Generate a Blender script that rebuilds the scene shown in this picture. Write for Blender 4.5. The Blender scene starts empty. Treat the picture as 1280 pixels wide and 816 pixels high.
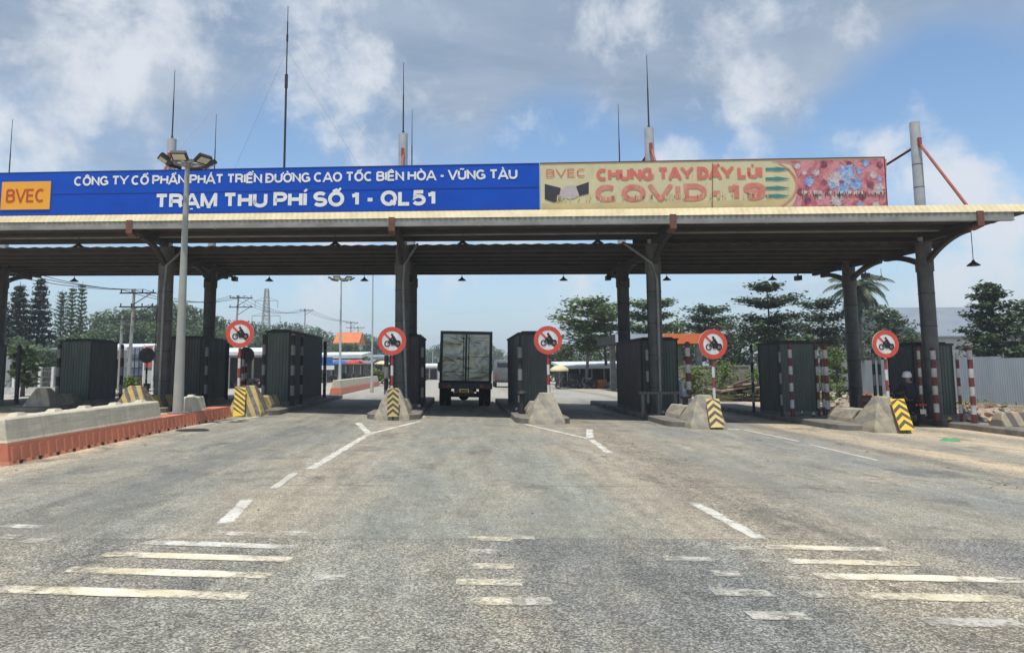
import bpy, math, random
from mathutils import Vector, Matrix
rad = math.radians
random.seed(7)
S = bpy.context.scene
COL = S.collection

# ------------------------------------------------------------------ camera
F = 924.0; PPX, PPY = 640.0, 358.0; CH = 1.65
YAW, PIT, ROLL = rad(4.02), math.atan(100 / 924.0), -0.010
R3 = (Matrix.Rotation(-YAW, 3, 'Z') @ Matrix.Rotation(math.pi / 2 + PIT, 3, 'X') @ Matrix.Rotation(ROLL, 3, 'Z'))
cam_d = bpy.data.cameras.new('camera'); cam = bpy.data.objects.new('camera', cam_d); COL.objects.link(cam)
cam_d.sensor_fit = 'HORIZONTAL'; cam_d.sensor_width = 36.0; cam_d.lens = 36.0 * F / 1280.0
cam_d.shift_y = -(408 - PPY) / 1280.0
cam_d.clip_start = 0.1; cam_d.clip_end = 6000
cam.matrix_world = Matrix.Translation((0, 0, CH)) @ R3.to_4x4()
S.camera = cam

# ------------------------------------------------------------------ exposure
S.view_settings.view_transform = 'Standard'; S.view_settings.look = 'None'
S.view_settings.gamma = 1; S.view_settings.use_curve_mapping = False
S.view_settings.exposure = 0.16

# ------------------------------------------------------------------ sun
SUN_EL, SUN_AZ = rad(75), rad(197)          # azimuth clockwise from +Y: the sun stands high, behind and a little left
sun_dir = Vector((math.sin(SUN_AZ) * math.cos(SUN_EL), math.cos(SUN_AZ) * math.cos(SUN_EL), math.sin(SUN_EL)))
sl = bpy.data.lights.new('sun', 'SUN'); sl.energy = 4.2; sl.angle = rad(0.6); sl.color = (1, .955, .88)
so = bpy.data.objects.new('sun', sl); COL.objects.link(so)
so.rotation_euler = sun_dir.to_track_quat('Z', 'Y').to_euler()

def ray(px, py):
    return R3 @ Vector(((px - PPX) / F, -(py - PPY) / F, -1.0))

# ------------------------------------------------------------------ world
W = bpy.data.worlds.new('World'); S.world = W; W.use_nodes = True
wt = W.node_tree; wn = wt.nodes; wl = wt.links; wn.clear()
def wnode(t, **k):
    n = wn.new(t)
    for a, b in k.items(): setattr(n, a, b)
    return n
out = wnode('ShaderNodeOutputWorld'); bg = wnode('ShaderNodeBackground'); bg.inputs[1].default_value = 0.1
sky = wnode('ShaderNodeTexSky', sky_type='NISHITA'); sky.sun_disc = False
sky.sun_elevation = SUN_EL; sky.sun_rotation = SUN_AZ
sky.air_density = 1.0; sky.dust_density = 0.6; sky.ozone_density = 2.5
tc = wnode('ShaderNodeTexCoord')
def wmath(op, a, b=None, c=None, clamp=False):
    n = wnode('ShaderNodeMath', operation=op); n.use_clamp = clamp
    for i, x in enumerate((a, b, c)):
        if x is None: continue
        if isinstance(x, (int, float)): n.inputs[i].default_value = x
        else: wl.new(x, n.inputs[i])
    return n.outputs[0]
def wmap(x, a, b, c, d):
    n = wnode('ShaderNodeMapRange', interpolation_type='SMOOTHSTEP')
    wl.new(x, n.inputs[0])
    for i, q in enumerate((a, b, c, d)): n.inputs[i + 1].default_value = q
    return n.outputs[0]
sep = wnode('ShaderNodeSeparateXYZ'); wl.new(tc.outputs['Generated'], sep.inputs[0])
zc_ = wmath('ADD', wmath('MAXIMUM', sep.outputs[2], 0.0), 0.12)
cmb = wnode('ShaderNodeCombineXYZ')
wl.new(wmath('DIVIDE', sep.outputs[0], zc_), cmb.inputs[0]); wl.new(wmath('DIVIDE', sep.outputs[1], zc_), cmb.inputs[1])
def wnoise(vec, sc, det, rough, dist=0.0):
    n = wnode('ShaderNodeTexNoise'); wl.new(vec, n.inputs['Vector'])
    n.inputs['Scale'].default_value = sc; n.inputs['Detail'].default_value = det
    n.inputs['Roughness'].default_value = rough; n.inputs['Distortion'].default_value = dist
    return n.outputs['Fac']
def blobs(lst):
    tot = None
    for (px, py, r, w) in lst:
        d = ray(px, py).normalized()
        vm = wnode('ShaderNodeVectorMath', operation='DOT_PRODUCT'); wl.new(tc.outputs['Generated'], vm.inputs[0]); vm.inputs[1].default_value = d
        m = wmap(vm.outputs['Value'], math.cos(rad(r)), 1.0, 0.0, w)
        tot = m if tot is None else wmath('ADD', tot, m)
    return tot
n_dir = wnoise(tc.outputs['Generated'], 9.0, 9.0, 0.62, 0.15)
n_flat = wnoise(cmb.outputs[0], 0.75, 8.0, 0.58, 0.2)
veil = wmath('ADD', wmath('ADD', n_flat, wmap(sep.outputs[2], 0.12, 0.46, -0.10, 0.24)),
             blobs([(900, 40, 13, .22), (560, 20, 9, .12), (130, 130, 11, .2), (700, 200, 7, -.25), (1130, 150, 8, -.30), (880, 190, 7, -.18), (330, 240, 8, -.12), (1010, 20, 9, .14)]))
veil = wmap(veil, 0.40, 0.84, 0.0, 0.9)
puff = wmath('ADD', wmath('MULTIPLY', wmath('SUBTRACT', n_dir, 0.5), 2.3),
             blobs([(60, 50, 8, .20), (150, 78, 7, .34), (70, 110, 6, .16), (340, 10, 9, .24), (470, 155, 5, .38), (400, 140, 5, .18), (960, 125, 4.4, .34), (905, 118, 4, .22),
                    (785, 30, 4, .34), (1150, 195, 4.2, .50), (1195, 215, 3.4, .38), (846, 200, 2.4, .36), (940, 198, 2.6, .36), (560, 120, 3.4, .1), (465, 70, 3, .25), (700, 250, 12, -.1), (1240, 90, 9, -.25),
                    (20, 195, 4, .34), (1260, 250, 4, .4), (700, 385, 5, .24), (430, 380, 7, .24), (1230, 320, 6, .16), (560, 330, 5, .25), (1010, 330, 6, .2)]))
puff = wmap(puff, 0.02, 0.66, 0.0, 0.9)
hor = wmap(sep.outputs[2], 0.0, 0.20, 0.78, 0.0)
def wmix(f, a, b):
    n = wnode('ShaderNodeMix', data_type='RGBA'); wl.new(f, n.inputs[0])
    for i, x in ((6, a), (7, b)):
        if isinstance(x, tuple): n.inputs[i].default_value = (*x, 1)
        else: wl.new(x, n.inputs[i])
    return n.outputs[2]
skt = wnode('ShaderNodeMix', data_type='RGBA', blend_type='MULTIPLY'); skt.inputs[0].default_value = 1
wl.new(sky.outputs[0], skt.inputs[6]); skt.inputs[7].default_value = (1.36, 1.47, 1.48, 1)
greyv = wnoise(cmb.outputs[0], 1.3, 8.0, 0.62, 0.4)
veil_c = wmix(wmap(greyv, 0.36, 0.66, 0, 1), (2.5, 3.3, 4.45), (4.0, 4.7, 5.65))
c1 = wmix(hor, skt.outputs[2], (4.6, 5.7, 7.0))
c2 = wmix(veil, c1, veil_c)
c3 = wmix(puff, c2, (6.9, 7.25, 7.8))
wl.new(c3, bg.inputs[0]); wl.new(bg.outputs[0], out.inputs[0])

# ------------------------------------------------------------------ ground heights and pixel helpers
CF = 0.026
def g(x): return -CF * min(max(x, -7.0), 18.0)
def G(px, py):
    d = ray(px, py); t = 1.0
    for _ in range(60): t = (g(d.x * t) - CH) / d.z
    return Vector((d.x * t, d.y * t, d.z * t + CH))
def P(px, py, Y):
    d = ray(px, py); t = Y / d.y
    return Vector((d.x * t, Y, d.z * t + CH))
def PX(px, Y): return P(px, 458, Y).x

# ------------------------------------------------------------------ materials
def _mat(name):
    m = bpy.data.materials.new(name); m.use_nodes = True
    n = m.node_tree.nodes; l = m.node_tree.links
    return m, n, l, n['Principled BSDF']
class N:
    def __init__(s, name):
        s.m, s.n, s.l, s.b = _mat(name)
        s.tc = s.n.new('ShaderNodeTexCoord')
    def put(s, x, sock):
        if isinstance(x, (int, float)): sock.default_value = x
        elif isinstance(x, (tuple, list)): sock.default_value = (*x, 1) if len(x) == 3 and len(sock.default_value) == 4 else x
        else: s.l.new(x, sock)
    def math(s, op, a, b=None, c=None):
        n = s.n.new('ShaderNodeMath'); n.operation = op
        for i, x in enumerate((a, b, c)):
            if x is not None: s.put(x, n.inputs[i])
        return n.outputs[0]
    def noise(s, sc, det=4, rough=.55, stretch=(1, 1, 1), dist=0, src=None):
        mp = s.n.new('ShaderNodeMapping'); mp.inputs['Scale'].default_value = stretch
        s.l.new(src or s.tc.outputs['Object'], mp.inputs[0])
        n = s.n.new('ShaderNodeTexNoise'); s.l.new(mp.outputs[0], n.inputs['Vector'])
        n.inputs['Scale'].default_value = sc; n.inputs['Detail'].default_value = det
        n.inputs['Roughness'].default_value = rough; n.inputs['Distortion'].default_value = dist
        return n.outputs['Fac']
    def voro(s, sc, stretch=(1, 1, 1), out='Color'):
        mp = s.n.new('ShaderNodeMapping'); mp.inputs['Scale'].default_value = stretch
        s.l.new(s.tc.outputs['Object'], mp.inputs[0])
        n = s.n.new('ShaderNodeTexVoronoi'); s.l.new(mp.outputs[0], n.inputs['Vector']); n.inputs['Scale'].default_value = sc
        return n.outputs[out]
    def ramp(s, f, stops, interp='LINEAR'):
        n = s.n.new('ShaderNodeValToRGB'); s.l.new(f, n.inputs[0]); r = n.color_ramp; r.interpolation = interp
        while len(r.elements) < len(stops): r.elements.new(0.5)
        for e, (p, c) in zip(r.elements, stops):
            e.position = p; e.color = (*c, 1) if isinstance(c, (tuple, list)) else (c, c, c, 1)
        return n.outputs[0]
    def rng(s, f, a, b, c=0.0, d=1.0):
        n = s.n.new('ShaderNodeMapRange'); s.l.new(f, n.inputs[0])
        for i, q in enumerate((a, b, c, d)): n.inputs[i + 1].default_value = q
        return n.outputs[0]
    def mix(s, f, a, b, mode='MIX'):
        n = s.n.new('ShaderNodeMix'); n.data_type = 'RGBA'; n.blend_type = mode
        s.put(f, n.inputs[0]); s.put(a, n.inputs[6]); s.put(b, n.inputs[7])
        return n.outputs[2]
    def xyz(s, src=None):
        n = s.n.new('ShaderNodeSeparateXYZ'); s.l.new(src or s.tc.outputs['Object'], n.inputs[0]); return n.outputs
    def bump(s, h, strength=.4, dist=.02):
        n = s.n.new('ShaderNodeBump'); s.l.new(h, n.inputs['Height']); n.inputs['Strength'].default_value = strength; n.inputs['Distance'].default_value = dist
        s.l.new(n.outputs[0], s.b.inputs['Normal'])
    def done(s, col, rough=.8, metal=0, spec=.35):
        s.put(col, s.b.inputs['Base Color']); s.put(rough, s.b.inputs['Roughness'])
        s.b.inputs['Metallic'].default_value = metal; s.b.inputs['Specular IOR Level'].default_value = spec
        return s.m
def mat(name, c1, c2=None, sc=3, rough=.75, metal=0, bump=0, bsc=30, stretch=(1, 1, 1), spec=.35, lo=.35, hi=.68):
    q = N(name)
    if c2 is None: c2 = tuple(x * .75 for x in c1)
    col = q.ramp(q.noise(sc, 6, .62, stretch), [(lo, c1), (hi, c2)])
    if bump: q.bump(q.noise(bsc, 5, .6, stretch), bump)
    return q.done(col, rough, metal, spec)
def striped(name, ca, cb, period, axis=(0, 0, 1), duty=.5, off=0.0, dirt=(.10, .09, .08), dirt_amt=.5, rough=.65, wob=0.0, fade=0.0):
    q = N(name); X = q.xyz()
    v = None
    for i in range(3):
        if axis[i]:
            t = q.math('MULTIPLY', X[i], axis[i]); v = t if v is None else q.math('ADD', v, t)
    if wob: v = q.math('ADD', v, q.math('MULTIPLY', q.noise(3.0), wob))
    f = q.math('GREATER_THAN', q.math('FRACT', q.math('ADD', q.math('DIVIDE', v, period), off)), duty)
    col = q.mix(f, ca, cb)
    col = q.mix(q.rng(q.noise(4, 8, .7), .45, .72, 0, dirt_amt), col, dirt)
    if fade: col = q.mix(q.rng(q.noise(7, 8, .7), .38, .6, 0, fade), col, (.30, .28, .24))
    q.bump(q.noise(40, 4), .15)
    return q.done(col, rough)

M = {}
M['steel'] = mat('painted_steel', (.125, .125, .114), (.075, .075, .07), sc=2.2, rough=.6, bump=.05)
M['steel_rear'] = mat('shaded_column_steel', (.095, .092, .086), (.06, .058, .055), sc=2, rough=.65)  # rear columns: same steel, their shade put into a darker colour
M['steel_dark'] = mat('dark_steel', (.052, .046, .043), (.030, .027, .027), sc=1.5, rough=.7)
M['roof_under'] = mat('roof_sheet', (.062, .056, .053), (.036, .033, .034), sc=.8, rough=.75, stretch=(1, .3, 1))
M['gutter'] = mat('gutter_steel', (.30, .305, .285), (.19, .19, .175), sc=1.2, rough=.6, stretch=(1, 1, 2))
M['fascia'] = mat('cream_sheet', (.58, .50, .31), (.44, .37, .22), sc=1.5, rough=.6)
M['mast'] = mat('galvanised_mast', (.52, .53, .53), (.40, .41, .41), sc=2, rough=.5)
M['lamp_grey'] = mat('lamp_post_paint', (.36, .37, .335), (.30, .31, .28), sc=2, rough=.5)
M['rust'] = mat('rusty_red_steel', (.40, .10, .06), (.24, .07, .05), sc=6, rough=.7)
M['rustdark'] = mat('dark_red_steel', (.16, .045, .04), (.09, .03, .03), sc=6, rough=.7)
M['rust_brown'] = mat('brown_rust', (.20, .085, .06), (.12, .06, .045), sc=6, rough=.8)
M['rod'] = mat('dark_rod', (.035, .035, .04), rough=.6)
M['black'] = mat('black_metal', (.018, .018, .019), (.03, .03, .03), sc=5, rough=.55)
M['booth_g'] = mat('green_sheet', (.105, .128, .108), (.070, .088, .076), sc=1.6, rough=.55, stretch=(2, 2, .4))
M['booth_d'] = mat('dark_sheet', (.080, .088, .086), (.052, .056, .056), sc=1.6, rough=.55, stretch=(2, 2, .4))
M['booth_b'] = mat('brown_sheet', (.105, .088, .086), (.065, .056, .057), sc=1.6, rough=.55, stretch=(2, 2, .4))
M['booth_top'] = mat('booth_rim', (.035, .033, .032), rough=.7)
M['kerb'] = mat('kerb_concrete', (.24, .222, .19), (.125, .117, .104), sc=2.2, rough=.9, bump=.3)
M['paving'] = mat('island_paving', (.24, .22, .19), (.15, .14, .125), sc=2, rough=.9, bump=.3)
M['white'] = mat('white_paint', (.74, .75, .74), (.50, .49, .46), sc=3, rough=.5, lo=.42, hi=.78)
M['dirtywhite'] = mat('dirty_white', (.60, .59, .55), (.40, .39, .36), sc=3, rough=.7)
M['red'] = mat('sign_red', (.68, .085, .055), (.52, .075, .05), sc=4, rough=.45)
M['blackp'] = mat('sign_black', (.02, .02, .022), rough=.5)
M['yellow'] = mat('yellow_paint', (.78, .52, .06), (.62, .40, .06), sc=6, rough=.6)
M['pole_rw'] = striped('red_white_pole', (.15, .032, .030), (.52, .50, .48), .56, dirt_amt=.55)
M['pole_bw'] = striped('black_white_pole', (.022, .02, .022), (.22, .22, .22), .72, dirt_amt=.5)
M['pole_sign'] = striped('sign_pole', (.32, .05, .04), (.66, .65, .62), .62, off=.1, dirt_amt=.3)
M['chev'] = mat('reflective_yellow', (.80, .56, .07), (.70, .47, .06), sc=6, rough=.45)
M['chev_f'] = mat('faded_yellow', (.68, .52, .22), (.55, .42, .19), sc=6, rough=.55)
M['chev_d'] = mat('chevron_dark', (.065, .055, .045), (.13, .11, .08), sc=8, rough=.6)
M['glass'] = mat('lamp_glass', (.50, .47, .38), (.62, .58, .46), sc=3, rough=.2, spec=.5)
M['bulb'] = mat('amber_lens', (.72, .42, .06), (.60, .36, .08), sc=9, rough=.35, spec=.5)

# ------------------------------------------------------------------ mesh builder
class B:
    def __init__(s, org=(0, 0, 0)):
        s.v = []; s.f = []; s.mi = []; s.m = 0; s.o = Vector(org)
    def add(s, vs, fs):
        b = len(s.v); s.v += [Vector(q) for q in vs]
        for f in fs: s.f.append([b + i for i in f]); s.mi.append(s.m)
        return s
    def box(s, c, sz, rz=0.0, mtx=None):
        hx, hy, hz = (q / 2 for q in sz); c = Vector(c)
        vs = [Vector((x, y, z)) for z in (-hz, hz) for (x, y) in ((-hx, -hy), (hx, -hy), (hx, hy), (-hx, hy))]
        if mtx is None and rz: mtx = Matrix.Rotation(rz, 3, 'Z')
        vs = [c + (mtx @ q if mtx else q) for q in vs]
        return s.add(vs, [(3, 2, 1, 0), (4, 5, 6, 7), (0, 1, 5, 4), (1, 2, 6, 5), (2, 3, 7, 6), (3, 0, 4, 7)])
    def mm(s, x0, x1, y0, y1, z0, z1): return s.box(((x0 + x1) / 2, (y0 + y1) / 2, (z0 + z1) / 2), (x1 - x0, y1 - y0, z1 - z0))
    def beam(s, p0, p1, w, h):
        p0 = Vector(p0); p1 = Vector(p1); d = (p1 - p0).normalized(); up = Vector((0, 0, 1))
        if abs(d.z) > .98: up = Vector((0, 1, 0))
        sd = d.cross(up).normalized(); up = sd.cross(d)
        vs = [p + sd * a * w / 2 + up * b * h / 2 for p in (p0, p1) for a, b in ((-1, -1), (1, -1), (1, 1), (-1, 1))]
        return s.add(vs, [(3, 2, 1, 0), (4, 5, 6, 7), (0, 1, 5, 4), (1, 2, 6, 5), (2, 3, 7, 6), (3, 0, 4, 7)])
    def cyl(s, p0, p1, r0, r1=None, n=16, caps=True):
        if r1 is None: r1 = r0
        p0 = Vector(p0); p1 = Vector(p1); d = (p1 - p0).normalized()
        a = d.orthogonal().normalized(); b = d.cross(a)
        ring = lambda p, r: [p + (a * math.cos(2 * math.pi * i / n) + b * math.sin(2 * math.pi * i / n)) * r for i in range(n)]
        fs = [(i, (i + 1) % n, n + (i + 1) % n, n + i) for i in range(n)]
        if caps: fs += [tuple(range(n - 1, -1, -1)), tuple(range(n, 2 * n))]
        return s.add(ring(p0, r0) + ring(p1, r1), fs)
    def tube(s, pts, r, n=6):
        pts = [Vector(q) for q in pts]
        rs = r if isinstance(r, (list, tuple)) else [r] * len(pts)
        vs = []; fs = []
        for k, p in enumerate(pts):
            d = (pts[min(k + 1, len(pts) - 1)] - pts[max(k - 1, 0)]).normalized()
            ref = Vector((0, 0, 1)) if abs(d.z) < .95 else Vector((0, 1, 0))
            a = d.cross(ref).normalized(); b = d.cross(a)
            vs += [p + (a * math.cos(2 * math.pi * i / n) + b * math.sin(2 * math.pi * i / n)) * rs[k] for i in range(n)]
        for k in range(len(pts) - 1):
            fs += [(k * n + i, k * n + (i + 1) % n, (k + 1) * n + (i + 1) % n, (k + 1) * n + i) for i in range(n)]
        fs += [tuple(range(n - 1, -1, -1)), tuple(range((len(pts) - 1) * n, len(pts) * n))]
        return s.add(vs, fs)
    def prism(s, poly, ext):
        poly = [Vector(q) for q in poly]; e = Vector(ext); n = len(poly)
        return s.add(poly + [q + e for q in poly], [tuple(range(n - 1, -1, -1)), tuple(range(n, 2 * n))] + [(i, (i + 1) % n, n + (i + 1) % n, n + i) for i in range(n)])
    def loft(s, rings):
        n = len(rings[0]); vs = [q for r in rings for q in r]; fs = [tuple(range(n - 1, -1, -1))]
        for k in range(len(rings) - 1):
            fs += [(k * n + i, k * n + (i + 1) % n, (k + 1) * n + (i + 1) % n, (k + 1) * n + i) for i in range(n)]
        fs.append(tuple(range((len(rings) - 1) * n, len(rings) * n)))
        return s.add(vs, fs)
    def lathe(s, c, prof, n=16, axis=None):
        c = Vector(c); vs = []; fs = []
        q = axis.to_track_quat('Z', 'Y').to_matrix() if axis else None
        for (r, z) in prof:
            for i in range(n):
                t = 2 * math.pi * i / n; w = Vector((r * math.cos(t), r * math.sin(t), z))
                vs.append(c + (q @ w if q else w))
        for k in range(len(prof) - 1):
            fs += [(k * n + i, k * n + (i + 1) % n, (k + 1) * n + (i + 1) % n, (k + 1) * n + i) for i in range(n)]
        return s.add(vs, fs)
    def ball(s, c, r, n=10):
        rx, ry, rz_ = r if isinstance(r, (tuple, list)) else (r, r, r)
        c = Vector(c); vs = []; fs = []; m = n // 2 + 1
        for k in range(m + 1):
            ph = math.pi * k / m
            for i in range(n):
                t = 2 * math.pi * i / n
                vs.append(c + Vector((rx * math.sin(ph) * math.cos(t), ry * math.sin(ph) * math.sin(t), rz_ * math.cos(ph))))
        for k in range(m): fs += [(k * n + i, (k + 1) * n + i, (k + 1) * n + (i + 1) % n, k * n + (i + 1) % n) for i in range(n)]
        return s.add(vs, fs)
    def ribbed(s, p0, p1, z0, z1, pitch=.2, depth=.03, zslope=0.0):
        """vertical sheet with trapezoid ribs from p0 to p1 (xy), one material"""
        p0 = Vector((p0[0], p0[1], 0)); p1 = Vector((p1[0], p1[1], 0)); L = (p1 - p0).length; d = (p1 - p0) / L; nrm = Vector((d.y, -d.x, 0))
        n = max(1, round(L / pitch)); ts = []
        for i in range(n): ts += [(i, 0), (i + .35, 0), (i + .5, 1), (i + .85, 1)]
        ts.append((n, 0)); vs = []
        for t, o in ts:
            q = p0 + d * (t / n * L) + nrm * (o * depth); zz = zslope * (t / n * L)
            vs += [q + Vector((0, 0, z0 + zz)), q + Vector((0, 0, z1 + zz))]
        return s.add(vs, [(2 * i, 2 * i + 2, 2 * i + 3, 2 * i + 1) for i in range(len(ts) - 1)])
    def obj(s, name, mats, parent=None, bev=0, flat=False):
        me = bpy.data.meshes.new(name); me.from_pydata([tuple(q - s.o) for q in s.v], [], s.f)
        if not isinstance(mats, (list, tuple)): mats = [mats]
        for m in mats: me.materials.append(M[m] if isinstance(m, str) else m)
        if len(mats) > 1: me.polygons.foreach_set('material_index', s.mi)
        if not flat:
            me.shade_smooth(); me.set_sharp_from_angle(angle=rad(38))
        me.update()
        o = bpy.data.objects.new(name, me); COL.objects.link(o)
        if parent: o.parent = parent
        else: o.location = s.o
        if bev:
            b = o.modifiers.new('bevel', 'BEVEL'); b.width = bev; b.segments = 2; b.limit_method = 'ANGLE'; b.angle_limit = rad(40)
        return o

TX = bpy.data.textures.new('chips', 'CLOUDS'); TX.noise_scale = .16; TX.noise_depth = 4
def rough_up(o, strength, lv=4):
    m1 = o.modifiers.new('cut', 'SUBSURF'); m1.subdivision_type = 'SIMPLE'; m1.levels = lv; m1.render_levels = lv
    m2 = o.modifiers.new('chips', 'DISPLACE'); m2.texture = TX; m2.texture_coords = 'LOCAL'; m2.strength = strength; m2.mid_level = .55
    return o
def tag(o, label=None, cat=None, group=None, kind=None):
    if label: o['label'] = label
    if cat: o['category'] = cat
    if group: o['group'] = group
    if kind: o['kind'] = kind
    return o
def thing(name, loc, label, cat, group=None, rz=0.0, ry=0.0):
    o = bpy.data.objects.new(name, None); o.empty_display_size = .3; COL.objects.link(o)
    o.location = loc; o.rotation_euler = (0, ry, rz)
    return tag(o, label, cat, group)
def dup(root, loc, label=None, rz=None, scale=None):
    r = root.copy(); COL.objects.link(r); r.location = loc
    if rz is not None: r.rotation_euler.z = rz
    if scale is not None: r.scale = scale if isinstance(scale, (tuple, list)) else (scale,) * 3
    if label: r['label'] = label
    for ch in list(root.children):
        c = ch.copy(); COL.objects.link(c); c.parent = r
        for h in list(ch.children):
            d = h.copy(); COL.objects.link(d); d.parent = c
    return r
def struct(o): o['kind'] = 'structure'; return o

# ================================================================== SETTING
def sheet(name, xs, ys, dz, m):
    b = B(); vs = [(x, y, g(x) + dz) for y in ys for x in xs]; n = len(xs)
    b.add(vs, [(j * n + i, j * n + i + 1, (j + 1) * n + i + 1, (j + 1) * n + i) for j in range(len(ys) - 1) for i in range(n - 1)])
    return struct(b.obj(name, m, flat=True))
# earth
q = N('dry_earth')
col = q.ramp(q.noise(.25, 8, .65), [(.34, (.30, .25, .185)), (.52, (.20, .17, .115)), (.64, (.10, .12, .05))])
q.bump(q.noise(6, 8, .7), .5, .06); M['earth'] = q.done(col, .95)
sheet('ground', [-2500, -300, -60, -7, 18, 60, 300, 2500], [-2500, -60, 0, 40, 120, 500, 4500], -.012, 'earth')
# asphalt
q = N('weathered_asphalt'); X = q.xyz()
wx = q.math('ADD', X[0], q.math('MULTIPLY', q.math('SUBTRACT', q.noise(.35, 5, .6, (1, .22, 1)), .5), 2.2))
def lanes(lo, hi, stops): return q.ramp(q.rng(wx, lo, hi), [((p - lo) / (hi - lo), c) for p, c in stops])
grey, green, dust, brown, dark = (.225, .222, .188), (.215, .221, .188), (.47, .375, .255), (.268, .238, .190), (.155, .157, .142)
base = lanes(-8, 20, [(-7.4, dust), (-6.5, (.27, .245, .195)), (-5.2, grey), (-4.2, dark), (-2.9, grey), (-2.0, brown), (-.9, green), (.6, grey), (1.6, green), (2.6, brown), (3.7, (.25, .225, .18)),
     (5.2, grey), (7.2, (.20, .205, .19)), (8.6, grey), (9.3, brown), (10.2, dust), (11.2, grey), (12.4, dust), (14, (.24, .22, .175)), (15.2, dust), (18, dust)])
old = lanes(-8, 20, [(-7.4, dust), (-6, brown), (-4, dark), (-2.4, (.17, .16, .14)), (-1, grey), (0, dark), (1, (.15, .15, .14)), (2.2, dark), (3.4, brown), (5, (.15, .15, .145)), (7, grey), (10, dust), (18, dust)])
edge_ = q.math('ADD', q.math('ADD', 7.38, q.math('MULTIPLY', q.math('SUBTRACT', q.noise(1.2, 5), .5), .22)), q.math('MULTIPLY', q.math('SUBTRACT', q.noise(9, 5), .5), .12))
isold = q.rng(q.math('SUBTRACT', X[1], edge_), -.06, .05, 1, 0)
base = q.mix(isold, base, old)
base = q.mix(q.rng(q.noise(.55, 7, .68, (1, .5, 1)), .44, .66, 0, .75), base, (.31, .27, .20))
base = q.mix(q.rng(q.noise(.9, 7, .7, (1, .6, 1), 0.4), .54, .66, 0, .7), base, (.10, .10, .095))
stk = q.noise(1.4, 7, .7, (2.6, .35, 1))
base = q.mix(1.0, base, q.ramp(stk, [(.3, .78), (.5, .98), (.7, 1.22)]), 'MULTIPLY')
mot = q.noise(3.2, 8, .72)
base = q.mix(1.0, base, q.ramp(mot, [(.34, .84), (.5, 1.0), (.66, 1.15)]), 'MULTIPLY')
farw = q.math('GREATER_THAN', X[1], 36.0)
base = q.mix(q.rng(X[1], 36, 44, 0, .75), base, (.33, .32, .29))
ag = q.xyz(q.voro(78))[0]
ag2 = q.noise(58, 7, .8)
agm = q.math('ADD', q.math('MULTIPLY', ag, .55), q.math('MULTIPLY', ag2, .75))
amp = q.mix(isold, (.62, .62, .62), (1, 1, 1))
sp = q.ramp(agm, [(.26, .22), (.5, .68), (.7, 1.12), (.88, 2.1)])
base = q.mix(amp, base, sp, 'MULTIPLY')
# thin cracks
vd = q.voro(.9, (1, .6, 1), 'Distance')
vo = q.n.new('ShaderNodeTexVoronoi'); vo.feature = 'DISTANCE_TO_EDGE'; vo.inputs['Scale'].default_value = .55
dn = q.n.new('ShaderNodeVectorMath'); dn.operation = 'ADD'; q.l.new(q.tc.outputs['Object'], dn.inputs[0])
nz = q.n.new('ShaderNodeTexNoise'); nz.inputs['Scale'].default_value = 1.6; nz.inputs['Detail'].default_value = 6; q.l.new(q.tc.outputs['Object'], nz.inputs['Vector']); q.l.new(nz.outputs['Color'], dn.inputs[1])
q.l.new(dn.outputs[0], vo.inputs['Vector'])
crk = q.math('MULTIPLY', q.rng(vo.outputs['Distance'], 0, .012, 1, 0), q.rng(q.noise(.4, 3), .5, .6, 0, .7))
base = q.mix(crk, base, (.06, .058, .052))
jn = q.math('SUBTRACT', X[1], edge_)
base = q.mix(q.rng(q.math('ABSOLUTE', jn), .004, .022, .5, 0), base, (.07, .066, .06))
jn2 = q.math('SUBTRACT', X[1], q.math('ADD', 10.6, q.math('MULTIPLY', q.math('SUBTRACT', q.noise(.8, 5), .5), .35)))
base = q.mix(q.math('MULTIPLY', q.rng(q.math('ABSOLUTE', jn2), .008, .035, .6, 0), q.rng(q.noise(.5, 2), .42, .55)), base, (.06, .058, .052))
for cx_ in (-4.9, .2, 5.3, 9.9):                       # twin tyre tracks polished darker, a drip line between them
    off = q.math('ABSOLUTE', q.math('SUBTRACT', q.math('ABSOLUTE', q.math('SUBTRACT', wx, cx_)), .85))
    base = q.mix(q.math('MULTIPLY', q.rng(off, .05, .5, .42, 0), q.rng(q.noise(.5, 6, .65, (1, .25, 1)), .35, .62)), base, (.15, .155, .145))
    dr = q.math('ABSOLUTE', q.math('SUBTRACT', X[0], cx_ + .15))
    base = q.mix(q.math('MULTIPLY', q.rng(dr, .0, .28, .75, 0), q.rng(q.noise(3.2, 6, .7), .54, .68)), base, (.06, .06, .056))
grav = q.math('MULTIPLY', q.rng(q.math('ABSOLUTE', q.math('SUBTRACT', wx, 3.45)), .1, .8, 1, 0), q.rng(q.noise(14, 6, .75), .46, .62))
base = q.mix(q.math('MULTIPLY', grav, .8), base, (.11, .095, .075))
grav = q.math('MULTIPLY', q.rng(q.math('ABSOLUTE', q.math('SUBTRACT', wx, 8.9)), .1, .55, 1, 0), q.rng(q.noise(14, 6, .75), .44, .60))
base = q.mix(q.math('MULTIPLY', grav, .8), base, (.13, .11, .085))
q.bump(agm, .6, .014); M['asphalt'] = q.done(base, .88, 0, .3)
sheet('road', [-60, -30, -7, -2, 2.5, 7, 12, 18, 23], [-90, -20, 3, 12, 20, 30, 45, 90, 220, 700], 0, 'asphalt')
# far roadside paved lot on the right (pale concrete)
M['lot'] = mat('pale_lot', (.40, .37, .31), (.30, .27, .22), sc=.4, rough=.95, bump=.2)
b = B(); b.add([(10, 43, g(10) + .012), (23, 39, g(18) + .012), (30, 62, g(18) + .012), (15, 74, g(15) + .012), (7, 74, g(7) + .012)], [(0, 1, 2, 3, 4)]); struct(b.obj('pavement', 'lot', flat=True))

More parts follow.
